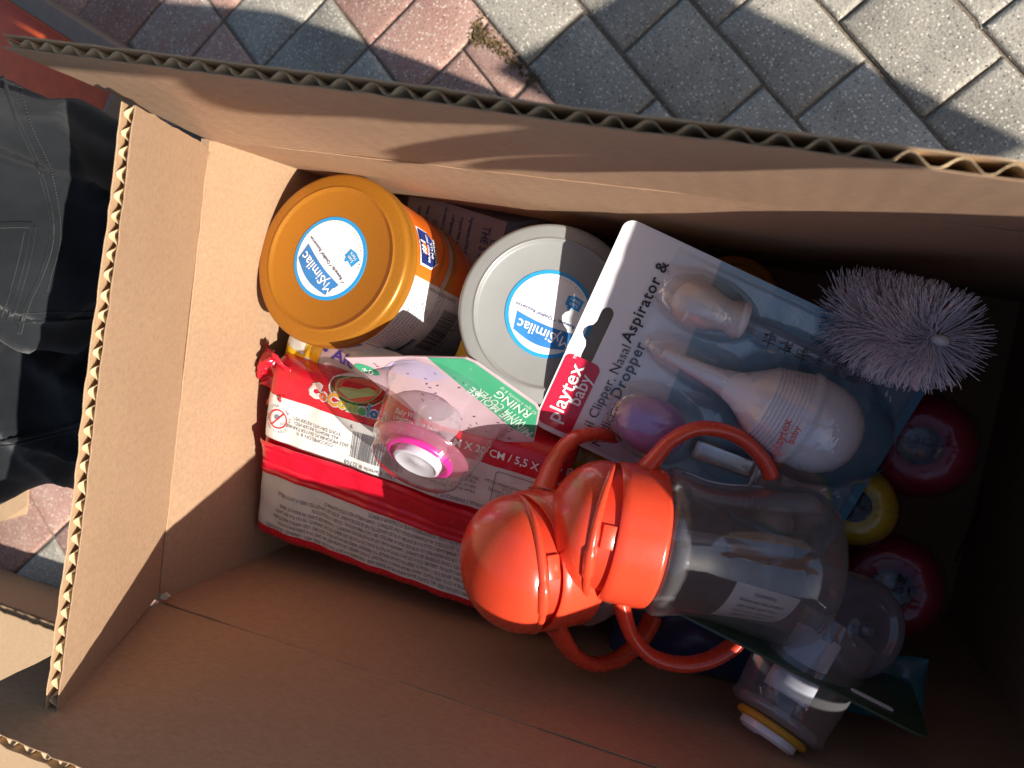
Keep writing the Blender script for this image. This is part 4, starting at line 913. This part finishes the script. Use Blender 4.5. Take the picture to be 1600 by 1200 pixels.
# ------------------------------------------------------------------ bottle brush
M_BRI = plastic('bristle_lilac', (0.84, 0.79, 0.88), 0.45, var=0.1, scale=200)
b0, b1 = at(1325, 500, 0.252), at(1466, 531, 0.300)
bax = (b1-b0).normalized(); brush = thing('bottle_brush', 'bottle brush with pale lilac bristles by the shaded back wall', 'brush', frame(b0, (0, 0, 1), z=bax))
BL_ = (b1-b0).length; mb = MB(); rnd = random.Random(3)
for i in range(2600):
    s = rnd.random()**0.85; a = rnd.random()*2*math.pi; zz = BL_*(0.0+0.98*s)
    Lb = 0.027*(1-0.12*s)*rnd.uniform(0.92, 1.06); 
    tipw = max(0, (s-0.72)/0.28); fw = 0.10+tipw*rnd.uniform(0.0, 0.95)-0.25*(1-s)*rnd.random()
    if rnd.random() < 0.22 and tipw > 0: fw *= 0.2
    d = V((math.cos(a), math.sin(a), fw)).normalized(); p0 = V((0.0015*math.cos(a), 0.0015*math.sin(a), zz))
    sag = V((rnd.gauss(0, .07), rnd.gauss(0, .07), rnd.gauss(0, .09)))+V((nz(p0*1.0+d*0.02, 60, .25), nz(p0+d*0.02, 60, .25, 4), 0))
    p1 = p0+d*Lb*0.55; p2 = p0+(d+sag).normalized()*Lb
    v, f = tube([p0, p1, p2], [0.00024, 0.00022, 0.00018], 3, cap=False); mb.add(v, f)
bo_ = mb.build('bristles', M_BRI, brush); bo_['kind'] = 'stuff'
obj('stem', *tube([(0, 0, -0.09), (0, 0, BL_)], 0.0019, 10), M_WPL, brush)
obj('tip', *tube([(0, 0, BL_-0.002), (0, 0, BL_+0.001), (0, 0, BL_+0.0035), (0, 0, BL_+0.005)], [0.0026, 0.003, 0.0026, 0.001], 14, flat=(1.5, 0.9)), M_WPL, brush)

# ------------------------------------------------------------------ round wrapped bundles, bottle base, cards and packs in the shade
M_WRAP = film('cling_wrap', (0.96, 0.95, 0.96), 0.05, 0.55, 0.06, 0.0, bump=0.0015, bscale=45)
def bundle(label, px, z, r, m, tilt):
    o = at(*px, z); n = ((CAM-o).normalized()+V(tilt)).normalized()
    T = thing('wrapped_roll', label, 'roll', frame(o, (1, 0, 0), z=n), group='film-wrapped rolls at the right of the box')
    prof = [(0.0, -0.001), (r*0.30, -0.0008), (r*0.36, 0.001), (r*0.41, r*0.06), (r*0.50, r*0.12), (r*0.64, r*0.10), (r*0.80, 0.0), (r*0.94, -r*0.22), (r, -r*0.5), (r*0.98, -r*1.1), (r*0.7, -r*1.6), (0, -r*1.7)]
    v, f = lathe(prof, 48); v = [V(p)+V((nz(p, 50, .0016), nz(p, 50, .0016, 5), nz(p, 60, .0018, 9))) for p in v]
    obj('roll', v, f, m, T)
    obj('core', *lathe([(r*0.40, 0.0012), (r*0.34, 0.0004), (r*0.30, -0.0004), (0, -0.0004)], 28), plastic('core_dark', (0.035, 0.02, 0.025), 0.18, coat=0.6, bump=0.0015, bscale=70), T)
    prof = [(0.0, r*0.10), (r*0.3, r*0.13), (r*0.52, r*0.16), (r*0.66, r*0.14), (r*0.83, r*0.04), (r*0.98, -r*0.18), (r*1.05, -r*0.5), (r*1.03, -r*1.1), (r*0.7, -r*1.65)]
    v, f = lathe(prof, 64); v = [V(p)+V((nz(p, 80, .0014, 2), nz(p, 80, .0014, 7), 0.0024+nz(p, 110, .0009, 4))) for p in v]
    w = obj('cling_film', v, f, M_WRAP, T)
    obj('film_seam', *tube(spline([(-r*1.15, -r*0.1, -r*0.25), (-r*0.7, -r*0.06, r*0.37), (0, 0, r*0.22), (r*0.7, r*0.04, r*0.37), (r*1.15, r*0.05, -r*0.25)], 30), 0.0004, 6), M_WRAP, w)
M_CRIM = plastic('roll_crimson', (0.25, 0.005, 0.035), 0.5, var=0.12)
M_ROLLY = plastic('roll_yellow', (0.52, 0.36, 0.02), 0.5, var=0.12)
bundle('crimson film-wrapped roll below the bottle brush', (1437, 694), 0.225, 0.0285, M_CRIM, (-0.05, 0, 0))
bundle('crimson film-wrapped roll half hidden behind the upturned bottle', (1392, 918), 0.215, 0.030, M_CRIM, (0.1, -0.05, 0))
bundle('mustard yellow film-wrapped roll peeking out beside the cup bottle', (1335, 790), 0.235, 0.0225, M_ROLLY, (0.0, 0, 0))
# feeding bottle seen from its base
M_BOT2 = film('bottle_grey', (0.72, 0.72, 0.80), 0.07, 0.7, 0.1, 0.34, (0.50, 0.50, 0.62), power=2)
fo = depth(1352, 985, 0.392); fb = thing('feeding_bottle', 'greyish clear feeding bottle lying with its ringed base toward the viewer', 'bottle', frame(fo, (0, 0, 1), z=((CAM-fo).normalized()*0.86+c2w(0.5, 0.2, 0))))
obj('bottle', *lathe([(0, -0.0015), (0.003, -0.0015), (0.0035, 0.0005), (0.005, 0.0005), (0.0055, -0.0012), (0.016, -0.001), (0.0175, 0.001), (0.0205, 0.001), (0.0235, -0.001), (0.0255, -0.006), (0.0258, -0.04), (0.024, -0.075), (0.016, -0.085)], 72), M_BOT2, fb)
obj('bottle_inside', *lathe([(0, -0.004), (0.02, -0.004), (0.0235, -0.009), (0.024, -0.07)], 48), film('bottle_grey_in', (0.9, 0.9, 0.93), 0.04, 0.4, 0.15, 0.10, (0.3, 0.3, 0.38)), fb)
obj('nub', *lathe([(0.0028, 0.0004), (0.0024, 0.0022), (0.0012, 0.003), (0, 0.003)], 20), M_BOT2, fb)
# dark green card seen almost edge-on
M_DKG = plastic('card_dark_green', (0.035, 0.07, 0.035), 0.35, var=0.2, coat=0.3)
gp1, gp2 = at(1047, 952, 0.318), at(1452, 1157, 0.322)
gdir = (gp2-gp1); gface = (at(1330, 1010, 0.245)-at(1250, 1052, 0.320))
gk = thing('backing_card', 'dark green backing card standing nearly edge-on under the clear bottle', 'card', frame(gp1, gdir, y=gface))
GL = gdir.length; obj('card', *plate(rrect(GL, 0.085, 0.006, 5, GL/2, 0.0425), -0.0006, 0.0006), M_DKG, gk, smooth=False)
gk_e = rrect(GL*0.16, 0.004, 0.0018, 4, GL*0.80, 0.012); obj('hang_slot', *plate(gk_e, 0.0008, 0.0011), M_WINK, gk, smooth=False)
# clear pack with yellow and white rings, standing in the lower corner
co_ = at(1213, 1122, 0.304); cax = (co_-at(1290, 985, 0.282)).normalized()
cp_ = thing('teether_pack', 'clear plastic tub with yellow and white rings in the dark near corner', 'tub', frame(co_, (0, 0, 1), z=cax) @ Matrix.Scale(0.86, 4))
obj('tub', *lathe([(0.030, -0.060), (0.0285, -0.02), (0.027, -0.004), (0.028, -0.002), (0.028, 0.0), (0.024, 0.003), (0.02, 0.003)], 64), M_BOT, cp_, sharp=50)
tor = lambda r, q, z: lathe([(r+q*math.cos(a), z+q*math.sin(a)) for a in [2*math.pi*i/14 for i in range(15)]], 56)
obj('yellow_ring', *tor(0.0185, 0.0024, 0.006), plastic('ring_amber', (0.60, 0.30, 0.03), 0.35, var=0.05), cp_)
obj('white_ring', *tor(0.0205, 0.0030, -0.001), film('ring_milky', (0.9, 0.9, 0.95), 0.06, 0.5, 0.15, 0.35, (0.6, 0.6, 0.68)), cp_)
obj('white_cap', *lathe([(0.017, 0.006), (0.0165, 0.012), (0.014, 0.0135), (0.012, 0.011), (0, 0.011)], 48), M_WPL, cp_, sharp=50)
iv, if_ = grid(10, 10, lambda a, c: (0.012*math.cos(a*1.5-0.4)*1.6, 0.012*math.sin(a*1.5-0.4)*1.6, -0.012-0.04*c)); obj('insert_card', iv, if_, plastic('insert_pale', (0.45, 0.45, 0.52), 0.4), cp_)
M_TEAL = plastic('pack_teal', (0.02, 0.13, 0.16), 0.25, var=0.4, coat=0.5, scale=40, bump=0.001, bscale=60)
pillow('snack_bag', 'dark teal glossy bag under the green card in the corner', 'bag', at(1356, 1066, 0.255), (1, 0.1, 0), (-0.1, 1, 0), 0.055, 0.036, 0.016, M_TEAL, 31)
M_NAVB = plastic('pack_navy', (0.02, 0.035, 0.10), 0.25, var=0.4, coat=0.5, scale=40, bump=0.001, bscale=60)
pillow('snack_bag', 'navy blue glossy bag visible through the lower cup handle', 'bag', at(1090, 985, 0.245), (1, 0.1, 0), (-0.1, 1, 0), 0.10, 0.05, 0.025, M_NAVB, 35)

# ------------------------------------------------------------------ things round the box
# neighbouring closed carton at the lower left
cz2 = 0.078; ya = at(0, 950, cz2).y; c2_ = thing('carton', 'sunlit pale cardboard carton standing beside the box, lower left', 'carton')
cv2, cf2 = rbox(0.42, 0.30, cz2-0.012, 0.002); off = V((at(100, 985, cz2).x-0.120, ya-0.152, (cz2-0.012)/2+0.001))
obj('carton_body', [V(p)+off for p in cv2], cf2, M_KRAFT2, c2_, sharp=40)
x0, x1 = off.x-0.21, off.x+0.21
for k, zz in enumerate((cz2-0.0115, cz2-0.0058)):
    o = flap((x0, ya-0.304, zz), (x1, ya-0.304, zz), (x0, ya-0.001-0.003*k, zz), (x1, ya-0.001-0.003*k, zz), (0, 0, 1), 40+k, 'top_flap', M_OUT, c2_)
# orange-lined tray at the upper left
M_ORT = plastic('tray_orange', (0.85, 0.14, 0.03), 0.4, var=0.1, coat=0.3); M_TAU = plastic('tray_taupe', (0.23, 0.165, 0.125), 0.6, var=0.1)
tr = thing('open_tray', 'open tray with orange inside and taupe outside beside the trousers', 'tray', frame(at(196, 88, 0.05), at(60, 2, 0.05)-at(196, 88, 0.05), z=(0, 0, 1)))
def tb(name, x0, x1, y0, y1, z0, z1, m):
    v, f = rbox(x1-x0, y1-y0, z1-z0, 0.0015, 2); return obj(name, [V(p)+V(((x0+x1)/2, (y0+y1)/2, (z0+z1)/2)) for p in v], f, m, tr, sharp=40)
tb('tray_base', 0, 0.42, 0, 0.24, -0.048, -0.044, M_ORT)
tb('side', 0, 0.42, -0.004, 0.016, -0.048, 0.0, M_TAU); tb('side_lining', 0.003, 0.417, 0.0165, 0.0185, -0.0438, -0.002, M_ORT)
tb('side', -0.006, 0, -0.006, 0.246, -0.048, 0.0, M_TAU); tb('side', 0, 0.42, 0.240, 0.246, -0.048, 0.0, M_TAU); tb('side', 0.42, 0.426, -0.006, 0.246, -0.048, 0.0, M_TAU)
# folded kraft paper on the pavers
kp = [at(*q, 0.012) for q in ((-60, 760), (0, 752), (34, 738), (36, 792), (30, 806), (0, 815), (-60, 830))]
sv = [V((p.x, p.y, 0.004+0.002*(i % 2))) for i, p in enumerate(kp)]; sv2 = [p-V((0, 0, 0.0015)) for p in sv]; n = len(sv)
tag(obj('paper_sheet', sv+sv2, [tuple(range(n)), tuple(range(2*n-1, n-1, -1))]+[(i, n+i, n+(i+1) % n, (i+1) % n) for i in range(n)], M_OUT, smooth=False), 'folded brown paper lying on the red pavers', 'paper')
# moss in the joint between red and grey pavers
M_MOSS = plastic('moss', (0.13, 0.085, 0.035), 0.9, var=0.6, scale=150); mb = MB(); rnd = random.Random(9)
for i in range(420):
    q = rnd.random(); px_ = 745+95*q+rnd.gauss(0, 5); py_ = 45+85*q+rnd.gauss(0, 6)
    if rnd.random() < 0.35: px_ = 748+rnd.gauss(0, 5); py_ = 50+rnd.gauss(0, 12)
    p = at(px_, py_, 0.0); a = rnd.random()*6.28; r = rnd.uniform(0.0008, 0.0022)
    mb.add([(-r, 0, 0), (0, -r*0.6, 0.001), (r, 0, 0.0016), (0, r*0.6, 0.0006)], [(0, 1, 2, 3)], lambda x, y, z, p=p, a=a: (p.x+x*math.cos(a)-y*math.sin(a), p.y+x*math.sin(a)+y*math.cos(a), z*1.5-0.001+0.001*rnd.random()))
ms_ = mb.build('moss', [M_MOSS], smooth=False); tag(ms_, 'reddish green moss in the joint between red and grey pavers', 'moss', kind='stuff')

# grit scattered over joints and pavers
mb = MB(); rnd = random.Random(21)
for i in range(1500):
    if rnd.random() < 0.6: c = U*(rnd.uniform(-0.9, 0.5))+VV*(0.0433+0.07*rnd.randrange(-8, 7)+rnd.gauss(0, 0.0012))
    else: c = V((rnd.uniform(-1.0, 0.4), rnd.uniform(-0.6, 0.45), 0))
    if -0.30 < c.x < 0.17 and -0.2 < c.y < 0.06: continue
    r = rnd.uniform(0.0004, 0.0013); z0 = 0.0006
    mb.add([(r*rnd.uniform(.6, 1.2), 0, 0), (0, r*rnd.uniform(.6, 1.2), 0), (-r*rnd.uniform(.6, 1.2), 0, 0), (0, -r*rnd.uniform(.6, 1.2), 0), (0, 0, r*0.9), (0, 0, -r)], [(0, 1, 4), (1, 2, 4), (2, 3, 4), (3, 0, 4), (1, 0, 5), (2, 1, 5), (3, 2, 5), (0, 3, 5)], lambda x, y, z, c=c: (c.x+x, c.y+y, z0+z))
gt = mb.build('grit', plastic('grit_stone', (0.30, 0.25, 0.19), 0.9, var=0.5, scale=60), smooth=False); tag(gt, 'loose sandy grit scattered over the paver joints', 'grit', kind='stuff')

# ------------------------------------------------------------------ person crouching at the left
t = NT('trouser_cloth'); v_ = t.coords(); n1 = t.noise(v_, 30, 4); wv_ = t.add('ShaderNodeTexWave'); wv_.inputs['Scale'].default_value = 900; wv_.inputs['Distortion'].default_value = 2; t.l(v_, wv_.inputs['Vector'])
c = t.ramp(n1, [(0.3, (0.007, 0.0083, 0.0098)), (0.7, (0.015, 0.0172, 0.020))]); t.l(c, t.b.inputs['Base Color']); t.b.inputs['Roughness'].default_value = 0.8; t.b.inputs['Specular IOR Level'].default_value = 0.15
t.b.inputs['Sheen Weight'].default_value = 0.12; t.bump(wv_.outputs['Fac'], 0.0003, 0.4); M_PANT = t.m
M_STITCH = plastic('stitch_grey', (0.035, 0.038, 0.042), 0.8)
per = thing('person', 'person in charcoal work trousers crouching beside the box', 'person')
k1, k2 = V((-0.366, -0.002, 0.350)), V((-0.385, -0.102, 0.296)); h1, h2 = V((-0.74, -0.02, 0.66)), V((-0.78, -0.23, 0.60))
mb = MB()
capsule_chain(mb, [h1, V((-0.55, -0.010, 0.53)), V((-0.412, -0.004, 0.408)), k1], [0.118, 0.098, 0.070, 0.056])
capsule_chain(mb, [k1, V((-0.385, 0.01, 0.19)), V((-0.44, 0.015, 0.085))], [0.055, 0.058, 0.054])
capsule_chain(mb, [h2, V((-0.61, -0.180, 0.47)), V((-0.462, -0.132, 0.346)), k2], [0.108, 0.080, 0.055, 0.048])
capsule_chain(mb, [k2, V((-0.47, -0.14, 0.16)), V((-0.56, -0.17, 0.075))], [0.048, 0.056, 0.054])
capsule_chain(mb, [h1, (h1+h2)/2+V((-0.06, 0, 0.03)), h2], [0.12, 0.125, 0.12])
rv, rf = remesh(mb.v, mb.f, 0.005, 6)
def wrinkle(p):
    d = nz((p.x, p.y*0.6, p.z*0.6), 24, 0.005, 2)+nz(p, 60, 0.0022, 6)
    q = p.y+0.45*p.x+0.025*noise.noise(p*11)                      # long soft folds running up the leg
    r1 = 1-abs(noise.noise(V((q*24, p.x*5, p.z*4)))); r2 = 1-abs(noise.noise(V((p.x*22+p.y*10, p.y*6, p.z*14+3))))
    return d+0.010*max(0, r1-0.72)/0.28+0.007*max(0, r2-0.78)/0.22-0.004
me = bpy.data.meshes.new('x'); me.from_pydata(rv, [], rf); me.update(); nn_ = [v.normal.copy() for v in me.vertices]; bpy.data.meshes.remove(me)
rv = [p+q*wrinkle(p) for p, q in zip(rv, nn_)]
legs = obj('trousers', rv, rf, M_PANT, per)
tree = BVHTree.FromPolygons([tuple(p) for p in rv], rf)
def onleg(x, y):
    r = ray(x, y).normalized(); h, nrm_, i, d = tree.ray_cast(CAM, r)
    return (h, nrm_) if h is not None else (None, None)
def seam(pts, r=0.0011, stitch=True, welt=True):
    P = spline([V((x, y, 0)) for x, y in pts], 90); Q = []
    for p in P:
        h, n_2 = onleg(p.x, p.y)
        if h: Q.append(h+n_2*0.0003)
    if len(Q) < 4: return
    if welt: obj('seam', *tube(Q, r, 6), M_PANT, legs)
    if stitch:
        mb = MB()
        for i in range(0, len(Q)-1):
            a, c = Q[i], Q[i+1]; m = a.lerp(c, 0.62); mb.add(*tube([a+V((0, 0, 0.0006)), m+V((0, 0, 0.0006))], 0.00032, 5))
        o = mb.build('stitching', M_STITCH, legs); o['kind'] = 'stuff'
seam([(4, 122), (32, 200), (60, 262), (78, 330), (79, 380), (64, 430), (45, 470), (30, 520)])
seam([(30, 130), (52, 200), (80, 262), (94, 330), (95, 380), (82, 430), (76, 455)], welt=False)
seam([(0, 352), (26, 351), (52, 352)], 0.0016); seam([(52, 353), (44, 400), (28, 460), (14, 500)], 0.0014); seam([(40, 362), (32, 400), (16, 460), (4, 495)], welt=False)
seam([(30, 502), (80, 500), (120, 498), (153, 496)], 0.0012); seam([(30, 490), (80, 488), (120, 487), (153, 486)], welt=False)
seam([(0, 690), (50, 682), (100, 668), (150, 655)], 0.0014); seam([(0, 698), (50, 690), (100, 677), (150, 664)], welt=False)
M_SHIRT = plastic('dark_shirt', (0.05, 0.05, 0.06), 0.8, var=0.2)
mb = MB(); capsule_chain(mb, [(h1+h2)/2+V((-0.06, 0, 0.06)), (h1+h2)/2+V((-0.12, 0, 0.30)), (h1+h2)/2+V((-0.10, 0, 0.55))], [0.135, 0.15, 0.13])
sv, sf = remesh(mb.v, mb.f, 0.012, 6); obj('shirt', sv, sf, M_SHIRT, per)
M_SHOE = plastic('shoe_black', (0.02, 0.02, 0.02), 0.5)
for a in (V((-0.45, 0.015, 0.035)), V((-0.60, -0.17, 0.036))):
    mb = MB(); capsule_chain(mb, [a+V((-0.06, 0, 0)), a+V((0.05, 0, 0)), a+V((0.13, 0.0, -0.008))], [0.036, 0.040, 0.028]); sv, sf = remesh(mb.v, mb.f, 0.006, 4); obj('shoe', sv, sf, M_SHOE, per)

# ------------------------------------------------------------------ photographer's hand with the phone, behind and right of the lens
M_SKIN = plastic('skin', (0.45, 0.26, 0.18), 0.5, var=0.08, sss=0.1); M_PHONE = plastic('phone_black', (0.02, 0.02, 0.022), 0.25)
hand = thing('person', 'hand and forearm of the photographer holding a phone', 'person', co.matrix_world.copy())
# camera frame: x right, y up, z back
mb = MB(); pm = lambda t_, u_, w_: V((t_/1000, -u_/1000, w_/1000))
for pts, r in (([(168, 20, 22), (205, 38, 18), (222, 62, 10), (226, 90, 4)], [.011, .011, .0095, .008]), ([(175, 30, 24), (222, 50, 18), (240, 72, 10), (238, 98, 4)], [.011, .011, .0095, .008]),
               ([(190, 28, 24), (240, 48, 18), (262, 72, 12), (262, 96, 6)], [.011, .011, .0095, .008]), ([(205, 20, 24), (252, 42, 18), (274, 66, 12), (276, 92, 6)], [.011, .0105, .009, .0075]),
               ([(190, 60, 26), (160, 70, 26), (132, 58, 24), (112, 42, 18)], [.014, .0125, .011, .009]),
               ([(215, 0, 26), (200, 25, 25), (190, 45, 25)], [.034, .036, .03])):
    capsule_chain(mb, [pm(*q) for q in pts], r, 12)
capsule_chain(mb, [pm(215, 0, 26), pm(250, -50, 60), pm(330, -130, 140)], [.030, .029, .036])
hv, hf = remesh(mb.v, mb.f, 0.0035, 4); obj('hand', hv, hf, M_SKIN, hand)
mb = MB(); capsule_chain(mb, [pm(300, -100, 110), pm(420, -220, 230), pm(520, -320, 330)], [.044, .055, .065]); sv, sf = remesh(mb.v, mb.f, 0.008, 4); obj('sleeve', sv, sf, M_SHIRT, hand)
ph = thing('phone', 'black phone held over the box', 'phone', co.matrix_world @ Matrix.Translation((0.077, -0.016, 0.012)))
v, f = rbox(0.176, 0.078, 0.008, 0.0035); obj('phone_body', v, f, M_PHONE, ph, sharp=50)
v, f = rbox(0.166, 0.070, 0.0006, 0.0002, 1); obj('screen', [V(p)+V((0, 0, 0.0043)) for p in v], f, M_BLACK, ph, sharp=50)

# ------------------------------------------------------------------ unseen carton added out to the right, its flap shaped to shade the pavers
c3 = thing('carton', 'unseen carton with one raised flap, added right of the box for its shadow', 'carton')
S_ = V((1.5, -0.36, 1.0))
def lift(px_, k):
    g_ = at(*px_, 0.0); return g_+S_*k
f1 = lift((1045, -10), 0.50); f2 = lift((775, 150), 0.50); f3 = lift((1600, 262), 0.44); f4 = f2+(f3-f1)
flap(f2, f4, f1, f3, (0.2, 0.2, 1), 50, 'flap', M_OUT, c3, flute=False)
cb = (f4+f3)/2+V((0.42, -0.02, 0)); v, f = rbox(0.34, 0.34, cb.z-0.03, 0.003); obj('carton_body', [V(p)+V((cb.x, cb.y, (cb.z-0.03)/2+0.001)) for p in v], f, M_OUT, c3, sharp=40)
print('pavers', npav, 'objects', len(bpy.data.objects))
